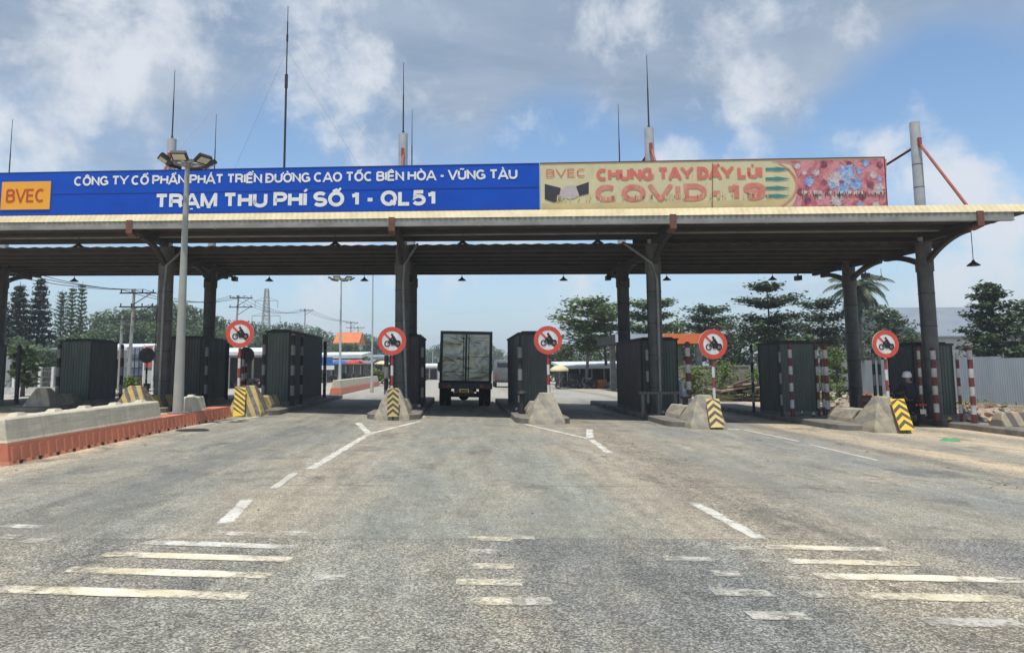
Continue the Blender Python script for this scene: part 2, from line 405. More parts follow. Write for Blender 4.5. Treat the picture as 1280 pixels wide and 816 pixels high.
# ---- painted markings (worn through to the asphalt)
def paint(name, c, c2, lo, hi):
    q = N(name)
    col = q.ramp(q.noise(3, 6, .65), [(.35, c), (.65, c2)])
    a = q.math('ADD', q.math('MULTIPLY', q.noise(5, 9, .75, (1, 1, 1)), .6), q.math('MULTIPLY', q.noise(26, 6, .75), .4))
    at = q.n.new('ShaderNodeAttribute'); at.attribute_name = 'wear'
    a = q.math('ADD', a, q.math('MULTIPLY', q.math('SUBTRACT', at.outputs['Fac'], 1.0), .30))
    m = q.done(col, .75)
    tr = q.n.new('ShaderNodeBsdfTransparent'); mx = q.n.new('ShaderNodeMixShader')
    q.l.new(q.rng(a, lo, hi), mx.inputs[0]); q.l.new(tr.outputs[0], mx.inputs[1]); q.l.new(q.b.outputs[0], mx.inputs[2])
    q.l.new(mx.outputs[0], q.n['Material Output'].inputs[0]); return m
M['paint'] = paint('worn_white_paint', (.66, .645, .58), (.46, .44, .38), .36, .50)
M['paint_y'] = paint('worn_cream_paint', (.68, .64, .53), (.52, .46, .31), .30, .44)
M['paint_o'] = paint('old_white_paint', (.50, .48, .42), (.38, .36, .31), .29, .43)
mk = B(); mk2 = B(); mk3 = B()
def stripe(bd, p0, p1, w, nrm, z, fade, step):
    """a painted stripe with a 'wear' weight: 1 in the middle, lower towards ends and edges"""
    if not hasattr(bd, 'w'): bd.w = []
    d = p1 - p0; L = math.hypot(d.x, d.y); k = max(4, int(L / step)); vs = []
    for i in range(k + 1):
        p = p0.lerp(p1, i / k); e = min(i, k - i) / k * L; f = min(1.0, e / fade) if fade else 1.0
        for sg, wt in ((1, .72), (.62, 1), (-.62, 1), (-1, .72)):
            r = p + nrm * (sg * w / 2 * random.uniform(.92, 1.08)); vs.append((r.x, r.y, g(r.x) + z)); bd.w.append(wt * (.55 + .45 * f))
    bd.add(vs, [(4 * i + j, 4 * i + j + 1, 4 * i + j + 5, 4 * i + j + 4) for i in range(k) for j in range(3)])
def line(bd, a, b_, w, z=.005, fade=.18):
    a = G(*a); b_ = G(*b_); d = Vector((b_.x - a.x, b_.y - a.y, 0)).normalized(); stripe(bd, a, b_, w, Vector((-d.y, d.x, 0)), z, fade, .22)
def wear(o, bd):
    at = o.data.attributes.new('wear', 'FLOAT', 'POINT'); at.data.foreach_set('value', bd.w); return struct(o)
for a, b_, w in (((312, 622), (278, 657), .17), ((385, 588), (460, 543), .17), ((462, 542), (527, 526), .16), ((447, 528), (463, 544), .2),
                 ((656, 530), (738, 549), .15), ((738, 549), (764, 568), .17), ((737, 536), (737, 548), .2), ((866, 628), (957, 677), .17), ((160, 545), (362, 515), .14), ((20, 578), (160, 545), .12)): line(mk, a, b_, w)
for a, b_, w in (((457, 532), (516, 527), .11), ((460, 537), (500, 533), .1), ((666, 535), (734, 535), .11), ((690, 541), (736, 541), .1), ((925, 536), (1000, 552), .14), ((1010, 555), (1100, 576), .12),
                 ((1150, 545), (1280, 563), .13), ((722, 509), (845, 531), .12), ((905, 536), (930, 537), .3), ((535, 509), (528, 522), .12), ((640, 505), (672, 524), .12), ((370, 590), (340, 612), .12), ((430, 517), (372, 516), .1),
                 ((600, 497), (640, 497), .1)): line(mk3, a, b_, w)
RUM = [(741, 0, 310, -.9, 1), (716, 85, 340, 0, 1), (696, 130, 365, 0, 1), (681, 175, 372, 0, 0), (667, 255, 325, 0, 0), (667, 340, 395, 0, 0), (658, 0, 55, 0, 0), (671, 0, 22, 0, 0), (676, 30, 60, 0, 2),
       (674, 586, 642, 0, 1), (690, 585, 637, 0, 0), (708, 590, 642, 0, 1), (728, 570, 652, 0, 1), (752, 581, 657, 0, 1), (722, 395, 432, 0, 2), (672, 640, 668, 0, 2),
       (685, 905, 950, 0, 0), (686, 955, 1110, 0, 1), (702, 935, 972, 0, 0), (704, 985, 1150, 0, 1), (717, 890, 925, 0, 2), (721, 972, 1004, 0, 0), (724, 1020, 1279, 0, 1), (741, 890, 962, 0, 2), (743, 1000, 1040, 0, 2),
       (748, 1075, 1279, 0, 1), (770, 935, 1010, 0, 2), (779, 1155, 1279, 0, 2), (699, 830, 890, 0, 2), (752, 640, 690, 0, 2)]
for (y, x0, x1, _, k) in RUM:
    p0 = G(x0, y - .03 * (x1 - x0) / 2 + (x0 < 500) * -0 ); p1 = G(x1, y + .03 * (x1 - x0) / 2 * (1 if x0 < 500 else .35))
    stripe((mk, mk2, mk3)[k], p0, p1, .185, Vector((0, 1, 0)), .006, .75 if k else .3, .16)
wear(mk.obj('road_markings', 'paint', flat=True), mk); wear(mk2.obj('rumble_strips', 'paint_y', flat=True), mk2); wear(mk3.obj('worn_markings', 'paint_o', flat=True), mk3)

# ================================================================== CANOPY
XL, XR = -24.0, 16.55
def Yc(x): return 26.5 - .17 * x
def zs(x): return -.0195 * (x + 2)
def C(x, dv, z): return Vector((x, Yc(x) + dv, z + zs(x)))
org = (0, 26.5, 0)
canopy = thing('toll_canopy', org, 'long dark steel roof on round grey columns spanning all the toll lanes', 'canopy')
def cpart(name, m, bd, par=None, **k): return bd.obj(name, m, par or canopy, **k)
def roof(x0, x1, d0, d1, z0, z1):
    bd = B(org); n = int((x1 - x0) / .25); vs = []
    for i in range(n + 1):
        x = x0 + (x1 - x0) * i / n; zz = .035 if i % 2 else 0
        for dv, z in ((d0, z0), (d1, z1)): vs.append(C(x, dv, z + zz))
    base_n = len(vs)
    vs += [p + Vector((0, 0, .012)) for p in vs]
    fs = []
    for i in range(n):
        fs += [(2 * i, 2 * i + 1, 2 * i + 3, 2 * i + 2), (base_n + 2 * i, base_n + 2 * i + 2, base_n + 2 * i + 3, base_n + 2 * i + 1),
               (2 * i, 2 * i + 2, base_n + 2 * i + 2, base_n + 2 * i), (2 * i + 1, base_n + 2 * i + 1, base_n + 2 * i + 3, 2 * i + 3)]
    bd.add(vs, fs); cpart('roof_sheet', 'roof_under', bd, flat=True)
RZ = lambda dv: 6.50 - .018 * (dv + 2.85)
SL0, SL1 = .12, -.12
RZ2 = lambda dv: 6.05 + .014 * dv
roof(XL, 17.3, -2.85, SL0, RZ(-2.85), RZ(SL0))
roof(XL, XR, SL1, 7.9, RZ2(SL1), RZ2(7.9))
bd = B(org); bd.add([C(6.1, .08, 6.03), C(XR, .08, 6.03), C(XR, .08, 6.46), C(6.1, .08, 6.46), C(6.1, .10, 6.03), C(XR, .10, 6.03), C(XR, .10, 6.46), C(6.1, .10, 6.46)], [(0, 1, 2, 3), (5, 4, 7, 6), (3, 2, 6, 7), (1, 5, 6, 2), (0, 4, 5, 1), (4, 0, 3, 7)]); cpart('step_panel', 'roof_under', bd, flat=True)
for dv, w, h in ((-2.2, .07, .2), (-1.35, .07, .2), (-.22, .12, .24), (.45, .07, .13), (1.6, .07, .13), (2.75, .07, .13), (3.9, .07, .13), (5.0, .07, .16), (6.1, .07, .13), (7.1, .07, .13)):
    bd = B(org); z = (RZ(dv) if dv < 0 else RZ2(dv) - .005) - h / 2 - .005
    bd.beam(C(XL, dv, z), C(XR, dv, z), w, h); bd.beam(C(XL, dv + w, z - h / 2 + .012), C(XR, dv + w, z - h / 2 + .012), w * 1.6, .022)
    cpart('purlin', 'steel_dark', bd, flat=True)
bd = B(org); bd.beam(C(XL, 7.93, 6.12), C(XR - .1, 7.93, 6.12), .04, .28); cpart('rear_trim', 'steel_dark', bd, flat=True)
bd = B(org); bd.beam(C(XL, -2.93, 6.335), C(XR, -2.93, 6.335), .14, .25); bd.beam(C(XL, -3.01, 6.225), C(XR, -3.01, 6.225), .02, .03)
for i in range(14): bd.beam(C(-23 + i * 2.95, -2.93, 6.335), C(-22.9 + i * 2.95, -2.93, 6.335), .16, .27)
cpart('gutter', 'gutter', bd, flat=True)
# cream ribbed fascia: ribs as zigzag along the skewed front
bd = B(org); n = int((17.3 - XL) / .09); vs = []
for i in range(n + 1):
    x = XL + (17.3 - XL) * i / n; o = -.022 if i % 2 else 0
    vs += [C(x, -3.012 + o, 6.468), C(x, -2.76 + o, 6.745)]
bd.add(vs, [(2 * i, 2 * i + 2, 2 * i + 3, 2 * i + 1) for i in range(n)]); cpart('fascia', 'fascia', bd, flat=True)

COLX = (-20.8, -11.0, -2.1, 6.76, 15.71)
def haunch(bd, x, dv0, dv1, zlow, ztop, t=.16):
    # curved bracket: deep at the column (dv0), shallow at dv1
    n = 8; top = [(dv0, ztop)]; pts = []
    for i in range(n + 1):
        a = i / n; dv = dv0 + (dv1 - dv0) * a; z = zlow + (ztop - .16 - zlow) * math.sin(a * math.pi / 2) ** .8
        pts.append((dv, z))
    for i in range(n):
        (a0, z0), (a1, z1) = pts[i], pts[i + 1]
        dep = .17
        b_ = [C(x - t / 2, a0, z0), C(x - t / 2, a1, z1), C(x - t / 2, a1, min(ztop, z1 + dep)), C(x - t / 2, a0, min(ztop, z0 + dep))]
        bd.prism(b_, (t, 0, 0))
for i, x in enumerate(COLX):
    gr = B(org); gr.beam(C(x, -2.75, 6.2), C(x, .05, 6.14), .18, .22); gr.beam(C(x, .05, 5.86), C(x, 7.85, 5.97), .17, .2); cpart('girder', 'steel_dark', gr, flat=True)
    for dv in (0.0, 4.9):
        y = Yc(x) + dv; z0 = g(x); zt = 6.05 + zs(x)
        cb = B(org); cb.cyl((x, y, z0), (x, y, zt), .255, .25, 24)
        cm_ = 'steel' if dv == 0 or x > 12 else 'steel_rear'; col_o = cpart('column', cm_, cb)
        rb = B(org)
        for zz in (1.05, 2.15, 3.25, 4.35): rb.cyl((x, y, z0 + zz), (x, y, z0 + zz + .025), .262, n=24)
        rb.cyl((x, y, zt - .95), (x, y, zt - .87), .275, n=24)
        cpart('seam_band', 'steel_dark', rb, col_o)
        sl_ = B(org); sl_.cyl((x, y, zt - 1.0), (x, y, zt - .62), .285, n=24); cpart('collar', cm_, sl_, col_o)
        for sg, zz in ((-2.3, 6.15), (2.2, 5.86)):
            hb = B(org); haunch(hb, x, dv + math.copysign(.15, sg), dv + sg, 5.2, zz if dv == 0 else 5.86); cpart('bracket', 'steel_dark', hb, flat=True)
        mt = B(org)
        top = (10.25 if dv == 0 else 9.35) + zs(x)
        mt.cyl((x, y, zt), (x, y, top), .175, .165, 20)
        mo = cpart('mast', 'mast', mt)
        sm = B(org)
        for zz in (7.2, 7.95, 8.75): sm.cyl((x, y, zz + zs(x)), (x, y, zz + .02 + zs(x)), .176, n=20)
        cpart('mast_seam', 'steel', sm, mo)
        if x < 15 or dv > 0 and x < 15:
            rd = B(org); hh = 2.75 if dv == 0 else 3.6
            rd.cyl((x, y, top), (x, y, top + .12), .06, .04, 8); rd.cyl((x, y, top + .1), (x, y, top + hh * .55), .030, .026, 6); rd.cyl((x, y, top + hh * .55), (x, y, top + hh), .020, .010, 6)
            cpart('lightning_rod', 'rod', rd, mo)
    t1 = B(org); t1.cyl(C(x + .02, -.16, 9.45), C(x + .02, -2.35, 6.72), .048, n=8); t1.box(C(x, -.2, 9.5), (.1, .12, .3)); cpart('tie_rod', 'rust', t1)
    t2 = B(org); t2.cyl(C(x, .15, 9.4), C(x, 4.8, 9.0), .045, n=8); cpart('tie_rod', 'rustdark', t2)
    t3 = B(org); t3.beam(C(x - .12, -3.02, 6.5), C(x - .12, -3.02, 6.05), .2, .06); t3.beam(C(x - .12, -3.02, 6.08), C(x - .12, -2.6, 6.02), .2, .09); cpart('end_bracket', 'rust_brown', t3, flat=True)
for x, sx in ((-11, .75), (-2.1, .55), (6.76, -1.0)):
    dp = B(org); dp.tube([C(x + sx, .1, 6.15), C(x + .1 * (1 if sx > 0 else -1), -.27, 5.35), (x + .05, Yc(x) - .32, 4.6), (x + (.2 if x == -2.1 else .03), Yc(x) - .31, g(x) + .2)], .045, 8); cpart('downpipe', 'gutter', dp)

# ---- pendant lamps
def pendant(x, dv, cord, label):
    top = C(x, dv, 6.15)
    r = thing('pendant_lamp', (top.x, top.y, top.z - cord - .16), label, 'lamp', 'pendant lamps hanging under the toll canopy')
    c = B(); c.cyl((0, 0, .12), (0, 0, cord + .16), .012, n=5); c.obj('cord', 'rod', r)
    s_ = B(); s_.lathe((0, 0, 0), [(.04, .18), (.05, .13), (.19, .02), (.20, 0.0), (.17, .01), (.03, .12)], 14); s_.obj('lamp_shade', 'black', r)
    bl = B(); bl.ball((0, 0, .05), .045, 8); bl.obj('bulb', 'glass', r); return r
def solveX(px, dv):
    t = math.tan(math.atan((px - 640) / F) + YAW); return t * (26.5 + dv) / (1 + .17 * t)
pl = {92: 'pendant lamp in the roof slot at the far left front', 417: 'front row pendant lamp left of the second front column', 578: 'front row pendant lamp above the truck lane', 749: 'front row pendant lamp left of the central double columns',
      1212: 'pendant lamp on a long cord outside the right corner column'}
for px, lb in pl.items(): pendant(solveX(px + (10 if px > 1200 else 0), -1.9), -1.9, 1.0 if px > 1200 else .22, lb)
plr = {97: 'rear pendant lamp in front of the thin dark trees', 215: 'rear pendant lamp right beside the left front column', 339: 'rear pendant lamp above the lattice pylon', 457: 'rear pendant lamp just right of the distant floodlight mast', 578: 'rear pendant lamp above the box truck',
       704: 'rear pendant lamp above the third round sign', 832: 'rear pendant lamp right of the central front column', 963: 'rear pendant lamp above the tiered tree', 1098: 'rear pendant lamp beside the coconut palm'}
for px, lb in plr.items(): pendant(solveX(px + (px - 640) * .015, 7.5), 7.5, .34, lb)

# ================================================================== SIGN BOARDS
def _arc(cx, cy, rx, ry, a0, a1, n=10): return [(cx + rx * math.cos(rad(a0 + (a1 - a0) * i / n)), cy + ry * math.sin(rad(a0 + (a1 - a0) * i / n))) for i in range(n + 1)]
# centre-line strokes of a plain bold sans; x runs 0..width, y 0..1
O_ = [_arc(.36, .5, .36, .5, 90, 450, 24)]
GL = {'A': (.74, [[(-.06, -.2), (.37, 1.22)], [(.80, -.2), (.37, 1.22)], [(.12, .27), (.62, .27)]]), 'B': (.62, [[(0, 0), (0, 1)], [(0, 1), (.34, 1)] + _arc(.34, .77, .24, .23, 90, -90, 8)[1:] + [(0, .54)], [(.34, .54)] + _arc(.36, .27, .26, .27, 90, -90, 8) + [(0, 0)]]),
      'C': (.68, [_arc(.36, .5, .36, .5, 52, 308, 18)]), 'D': (.66, [[(0, 0), (0, 1), (.28, 1)] + _arc(.28, .5, .38, .5, 90, -90, 14)[1:] + [(0, 0)]]), 'E': (.54, [[(.54, 1), (0, 1), (0, 0), (.55, 0)], [(0, .52), (.5, .52)]]),
      'G': (.72, [_arc(.36, .5, .36, .5, 42, 300, 18) + [(.70, .14), (.70, .46)], [(.40, .46), (.70, .46)]]), 'H': (.64, [[(0, 0), (0, 1)], [(.64, 0), (.64, 1)], [(0, .52), (.64, .52)]]), 'I': (0, [[(0, 0), (0, 1)]]), 'L': (.52, [[(0, 1), (0, 0), (.52, 0)]]),
      'M': (.78, [[(0, 0), (0, 1)], [(.78, 0), (.78, 1)], [(-.02, 1.2), (.43, -.2)], [(.80, 1.2), (.35, -.2)]]), 'N': (.64, [[(0, 0), (0, 1)], [(.64, 0), (.64, 1)], [(-.08, 1.2), (.72, -.2)]]), 'O': (.72, O_), 'P': (.60, [[(0, 0), (0, 1), (.34, 1)] + _arc(.34, .73, .26, .27, 90, -90, 10)[1:] + [(0, .46)]]),
      'Q': (.74, O_ + [[(.44, .26), (.74, -.02)]]), 'R': (.64, [[(0, 0), (0, 1), (.36, 1)] + _arc(.36, .75, .25, .25, 90, -90, 10)[1:] + [(0, .5)], [(.36, .5), (.56, .38), (.58, .12), (.64, 0)]]),
      'S': (.62, [_arc(.31, .74, .29, .26, 30, 270, 12)[:-1] + _arc(.31, .25, .31, .25, 90, -155, 12)]), 'T': (.62, [[(0, 1), (.62, 1)], [(.31, 0), (.31, 1)]]), 'U': (.64, [[(0, 1), (0, .3)] + _arc(.32, .32, .32, .32, 180, 360, 12) + [(.64, 1)]]),
      'V': (.68, [[(-.06, 1.2), (.36, -.2)], [(.74, 1.2), (.32, -.2)]]), 'Y': (.68, [[(-.11, 1.2), (.36, .40)], [(.79, 1.2), (.32, .40)], [(.34, 0), (.34, .5)]]), '1': (.32, [[(.28, 0), (.28, 1)], [(0, .74), (.16, .78), (.28, .94)]]), '5': (.58, [[(.54, 1), (.10, 1), (.04, .5)] + _arc(.28, .32, .30, .32, 125, -150, 14)]),
      '9': (.62, [_arc(.31, .72, .31, .28, 0, 360, 18), [(.62, .72), (.60, .36)] + _arc(.28, .34, .32, .34, 0, -125, 10)]), '-': (.28, [[(0, .40), (.28, .40)]]), ' ': (.16, [])}
DI = {'^': [[(-.2, 1.14), (0, 1.30), (.2, 1.14)]], '/': [[(-.06, 1.15), (.10, 1.36)]], '\\': [[(.06, 1.15), (-.10, 1.36)]], '?': [[(-.07, 1.38), (.0, 1.43), (.06, 1.36), (0, 1.28), (0, 1.2)]], '~': [[(-.2, 1.17), (-.08, 1.27), (.06, 1.18), (.2, 1.28)]], '.': [[(-.01, -.25), (-.01, -.14)]],
      '2': [[(.16, 1.24), (.26, 1.42)]], '3': [[(.2, 1.34), (.26, 1.40), (.31, 1.34), (.26, 1.27), (.26, 1.2)]], '4': [[(.28, 1.26), (.18, 1.44)]], 'u': [[(.34, .98), (.47, 1.08), (.46, 1.22)]], 'o': [[(.28, .86), (.44, .98), (.42, 1.14)]], 'd': [[(-.42, .52), (-.02, .52)]]}
# a Vietnamese letter is written as its base letter followed by marks in {}
VN = {'Ô': ('O', '^'), 'Ổ': ('O', '^3'), 'Ầ': ('A', '^4'), 'Á': ('A', '/'), 'Ể': ('E', '^3'), 'Đ': ('D', 'd'), 'Ư': ('U', 'u'), 'Ờ': ('O', 'o\\'), 'Ố': ('O', '^2'), 'Ê': ('E', '^'), 'Ò': ('O', '\\'), 'Ũ': ('U', '~'), 'À': ('A', '\\'), 'Ạ': ('A', '.'), 'Í': ('I', '/'), 'Ẩ': ('A', '^3'), 'Ù': ('U', '\\')}
def stroke_mesh(pts, th, k):
    pts = [Vector((a, b)) for a, b in pts]; n = len(pts); closed = (pts[0] - pts[-1]).length < 1e-5
    if closed: pts = pts[:-1]; n -= 1
    L = []; R_ = []
    for i, p in enumerate(pts):
        if closed: a, c = pts[i - 1], pts[(i + 1) % n]
        else: a, c = pts[max(i - 1, 0)], pts[min(i + 1, n - 1)]
        d0 = (p - a).normalized() if (p - a).length > 1e-9 else (c - p).normalized(); d1 = (c - p).normalized() if (c - p).length > 1e-9 else d0
        n0 = Vector((-d0.y, d0.x)); n1 = Vector((-d1.y, d1.x)); m = (n0 + n1)
        m = m.normalized() if m.length > 1e-6 else n0
        w = th / 2 / max(.62, m.dot(n0))
        L.append(p + m * w); R_.append(p - m * w)
    vs = [(q.x, q.y, k) for q in L + R_]
    fs = [(i, i + n, (i + 1) % n + n, (i + 1) % n) for i in range(n if closed else n - 1)]
    return vs, fs
def board_text(bd, body, px0, px1, z0, cap, off, th=.2, gap=.23):
    """th: stroke as a share of the cap height"""
    x0, x1 = bX(px0), bX(px1); T = th * cap
    x = 0; items = []
    for ch in body:
        bs, mk_ = VN.get(ch, (ch, '')); w, st = GL[bs]; items.append((x, w, st, mk_)); x += w + (gap if ch != ' ' else gap * .6)
    tot = x - gap; sx = (x1 - x0 - T) / tot; sy = (cap - T); cnt = 0
    for (gx, w, st, mk_) in items:
        allst = [(q, 1.0, 0) for q in st]
        for c in mk_: allst += [(q, .62 if c not in '.d' else .8, w / 2) for q in DI[c]]
        for q, tf, cx in allst:
            pts = [((gx + cx + a) * sx + T / 2, b * sy + T / 2) for a, b in q]
            cnt += 1; vs, fs = stroke_mesh(pts, T * tf, .0012 * (cnt % 5))
            if cx == 0 and tf == 1.0: vs = [(a, min(max(b, 0), cap), c) for a, b, c in vs] if q[0][1] > -.24 and not (q is GL['Q'][1][-1]) else vs
            bd.add([bpt(x0 + a, z0 + b, off + c) for a, b, c in vs], fs)
def bX(px, py=236.0):                       # pixel -> distance along the board front
    d = ray(px, py); t = (26.5 - 2.74) / (d.y + .17 * d.x); return d.x * t
def bpt(x, z, off): p = C(x, -2.72 - off, z); return p
M['sign_blue'] = mat('sign_blue', (.003, .078, .50), (.003, .060, .42), sc=.5, rough=.5, stretch=(1, 1, 2), spec=.2)
q = N('faded_cream_print')
col = q.ramp(q.noise(1.4, 6, .6), [(.3, (.64, .58, .36)), (.7, (.56, .50, .30))])
col = q.mix(q.rng(q.noise(3, 7, .7, (4, 1, .35)), .56, .74, 0, .4), col, (.38, .30, .18)); M['cream'] = q.done(col, .75)
M['letter'] = mat('letter_white', (.80, .81, .80), (.66, .68, .68), sc=2.5, rough=.5)
M['orange'] = mat('logo_orange', (.85, .40, .035), (.78, .36, .03), sc=2, rough=.5)
M['logo_red'] = mat('logo_red', (.52, .075, .02), (.44, .07, .02), sc=5, rough=.55)
M['cov_red'] = mat('faded_red_print', (.66, .135, .105), (.60, .20, .15), sc=3, rough=.7)
M['cov_pale'] = mat('pale_red_print', (.60, .15, .12), (.60, .30, .22), sc=4, rough=.7)
M['teal'] = mat('teal_print', (.035, .21, .21), (.05, .26, .25), sc=3, rough=.7)
M['suit'] = mat('suit_print', (.03, .03, .045), (.05, .05, .065), sc=4, rough=.7)
M['hand'] = mat('hand_print', (.42, .38, .42), (.54, .46, .42), sc=7, rough=.7)
M['plank'] = mat('cream_plank', (.62, .50, .24), (.52, .42, .22), sc=2, rough=.75)
q = N('virus_print')
col = q.ramp(q.noise(2.6, 8, .72, dist=.8), [(.28, (.14, .05, .09)), (.40, (.38, .10, .13)), (.5, (.55, .19, .21)), (.58, (.60, .29, .31)), (.66, (.50, .14, .18)), (.78, (.26, .09, .16))])
M['virus_bg'] = q.done(col, .7)
M['virus_blue'] = mat('virus_blue', (.07, .20, .52), (.42, .52, .68), sc=9, rough=.7)
M['virus_pale'] = mat('virus_pale', (.62, .56, .52), (.34, .28, .36), sc=9, rough=.7)
M['virus_dark'] = mat('virus_dark', (.10, .04, .08), (.40, .12, .16), sc=7, rough=.7)
ZB, ZT = 6.75, 8.30
ob = C(-7, -2.7, ZB)
sign_b = thing('toll_station_sign', ob, 'long blue board with white station name lettering on the canopy front', 'sign board')
bd = B(ob); xA, xB = -16.6, bX(674.5)
bd.add([bpt(xA, ZB, 0), bpt(xB, ZB, 0), bpt(xB, ZT, 0), bpt(xA, ZT, 0), bpt(xA, ZB, -.12), bpt(xB, ZB, -.12), bpt(xB, ZT, -.12), bpt(xA, ZT, -.12)], [(0, 1, 2, 3), (5, 4, 7, 6), (3, 2, 6, 7), (1, 5, 6, 2), (0, 4, 5, 1), (4, 0, 3, 7)])
bd.obj('panel', 'sign_blue', sign_b, flat=True)
fr = B(ob)
for z in (ZB + .02, ZT - .012, (ZB + ZT) / 2 - .02):
    fr.beam(bpt(xA, z, .004), bpt(xB, z, .004), .012, .03 if z != (ZB + ZT) / 2 - .02 else .012)
fr.obj('frame', mat('frame_blue', (.02, .05, .24), rough=.6), sign_b, flat=True)
bd = B(ob); board_text(bd, 'CÔNG TY CỔ PHẦN PHÁT TRIỂN ĐƯỜNG CAO TỐC BIÊN HÒA - VŨNG TÀU', 92, 647, 7.78, .335, .012, .205, .24); bd.obj('lettering', 'letter', sign_b, flat=True)
bd = B(ob); board_text(bd, 'TRẠM THU PHÍ SỐ 1 - QL51', 194, 545, 6.94, .52, .012, .235, .25); bd.obj('lettering', 'letter', sign_b, flat=True)
bd = B(ob); x0, x1 = bX(2.5), bX(63.5); z0, z1 = 6.97, 7.96
bd.add([bpt(x0, z0, .03), bpt(x1, z0, .03), bpt(x1, z1, .03), bpt(x0, z1, .03), bpt(x0, z0, .004), bpt(x1, z0, .004), bpt(x1, z1, .004), bpt(x0, z1, .004)], [(0, 1, 2, 3), (5, 4, 7, 6), (3, 2, 6, 7), (1, 5, 6, 2), (0, 4, 5, 1), (4, 0, 3, 7)])
lp = bd.obj('logo_panel', 'orange', sign_b, flat=True)
bd = B(ob); board_text(bd, 'BVEC', 8.5, 57, 7.22, .48, .036, .16); bd.obj('logo_lettering', 'logo_red', lp, flat=True)

oc = C(8, -2.7, ZB)
sign_c = thing('health_billboard', oc, 'faded cream and red billboard about pushing back the epidemic right of the blue board', 'billboard')
xC, xD = bX(675.5), bX(1109)
bd = B(oc)
bd.add([bpt(xC, ZB, 0), bpt(xD, ZB, 0), bpt(xD, ZT - .0, 0), bpt(xC, ZT, 0), bpt(xC, ZB, -.1), bpt(xD, ZB, -.1), bpt(xD, ZT, -.1), bpt(xC, ZT, -.1)], [(0, 1, 2, 3), (5, 4, 7, 6), (3, 2, 6, 7), (1, 5, 6, 2), (0, 4, 5, 1), (4, 0, 3, 7)])
bd.obj('panel', 'cream', sign_c, flat=True)
fr = B(oc); fr.beam(bpt(xC, ZT - .01, .004), bpt(xD, ZT - .01, .004), .02, .03); fr.beam(bpt(xD - .02, ZB, .004), bpt(xD - .02, ZT, .004), .03, .02); fr.obj('frame', 'rustdark', sign_c, flat=True)
def bz(px, py):                             # pixel row -> board height
    d = ray(px, py); t = (26.5 - 2.74) / (d.y + .17 * d.x); return CH + d.z * t - zs(d.x * t)
def flatpoly(bd, pts, off): bd.add([bpt(bX(px, py), bz(px, py), off) for px, py in pts], [tuple(range(len(pts)))])
# red virus field, its left edge a bow
bd = B(oc); n = 24
flatpoly(bd, [(961, 262.4)] + [(985 + 13 * math.sin(math.pi * (i / n)) ** .7 + (6 if i > 12 else -8) * 0, 262.4 - i / n * 60) for i in range(1, n)] + [(968, 201.6), (1108.5, 198.6), (1108.5, 260.4)], .006)
bd.obj('virus_field', 'virus_bg', sign_c, flat=True)
bd = B(oc)
arc = [(967 + 31 * math.sin(math.pi * i / n) ** .62, 201.5 + 60.5 * i / n) for i in range(n + 1)]
for i in range(n):
    (a0, b0), (a1, b1) = arc[i], arc[i + 1]
    flatpoly(bd, [(a0, b0), (a1, b1), (a1 - 3.4, b1), (a0 - 3.4, b0)], .010)
bd.obj('bow', 'cov_pale', sign_c, flat=True)
bd = B(oc); bd.m = 0; rr = random.Random(3)
for (px, py, r, mi) in ((1012, 227, 8, 0), (1058, 218, 16, 0), (1045, 224, 13, 1), (1070, 230, 11, 0), (1082, 203.5, 6, 0), (1054, 236, 10, 0), (1092, 219, 6, 1), (1046, 250, 10, 1), (1098, 236, 9, 1), (1075, 256, 5, 0), (1095, 256, 6, 1), (997, 208, 5, 1), (1030, 205, 6, 2), (1010, 250, 6, 2), (1078, 245, 7, 2), (1000, 240, 5, 2), (1035, 240, 5, 2), (1100, 206, 5, 2), (1062, 205, 5, 2), (1006, 216, 4, 1), (1025, 247, 4, 1), (1066, 224, 6, 1), (1052, 228, 4, 2), (1074, 214, 5, 0), (1040, 232, 6, 0), (1020, 216, 6, 1), (1088, 230, 6, 2), (1100, 224, 4, 0), (1030, 228, 5, 2), (1014, 228, 3, 1), (1083, 204, 3, 1)):
    bd.m = mi; k = 44; pts = []
    for i in range(k):
        t = 2 * math.pi * i / k; q_ = r * (1 if i % 2 else .72) * rr.uniform(.62, 1.12)
        pts.append((min(1107, px + q_ * math.cos(t)), min(260, max(200, py + q_ * math.sin(t)))))
    flatpoly(bd, pts, .010 + .0012 * (len(bd.f) % 9))
bd.obj('virus_print', ['virus_blue', 'virus_pale', 'virus_dark'], sign_c, flat=True)
bd = B(oc); board_text(bd, 'BVEC', 683, 733, 7.82, .27, .012, .13); bd.obj('lettering', 'cov_red', sign_c, flat=True)
bd = B(oc); board_text(bd, 'CHUNG TAY ĐẨY LÙI', 746, 954, 7.68, .40, .012, .27, .27); bd.obj('lettering', 'cov_red', sign_c, flat=True)
bd = B(oc); board_text(bd, 'COVID-19', 744, 957, 6.98, .56, .012, .28, .31); bd.obj('lettering', 'cov_pale', sign_c, flat=True)
bd = B(oc)
for yy in (211, 223, 234.5, 244.5):
    h = 3.1; flatpoly(bd, [(957, yy - 1), (972, yy - 1.5), (966, yy - h), (988, yy + .4), (966, yy + h + .5), (972, yy + 2), (957, yy + 2)], .016)
bd.obj('arrow_print', 'teal', sign_c, flat=True)
for pts in ([(681, 230), (701, 235), (697, 251), (693, 253), (681, 249)], [(720, 233), (736, 227.5), (736, 242), (724, 245)]): bd = B(oc); flatpoly(bd, pts, .012); bd.obj('sleeve_print', 'suit', sign_c, flat=True)
bd = B(oc); flatpoly(bd, [(701, 237), (707, 233), (714, 232), (720, 233), (724, 244), (718, 248), (712, 249), (706, 247), (703, 250), (698, 250)], .014)
bd.obj('handshake_print', 'hand', sign_c, flat=True)
bd = B(oc); rr = random.Random(9)                                   # torn lower strip and pale plank
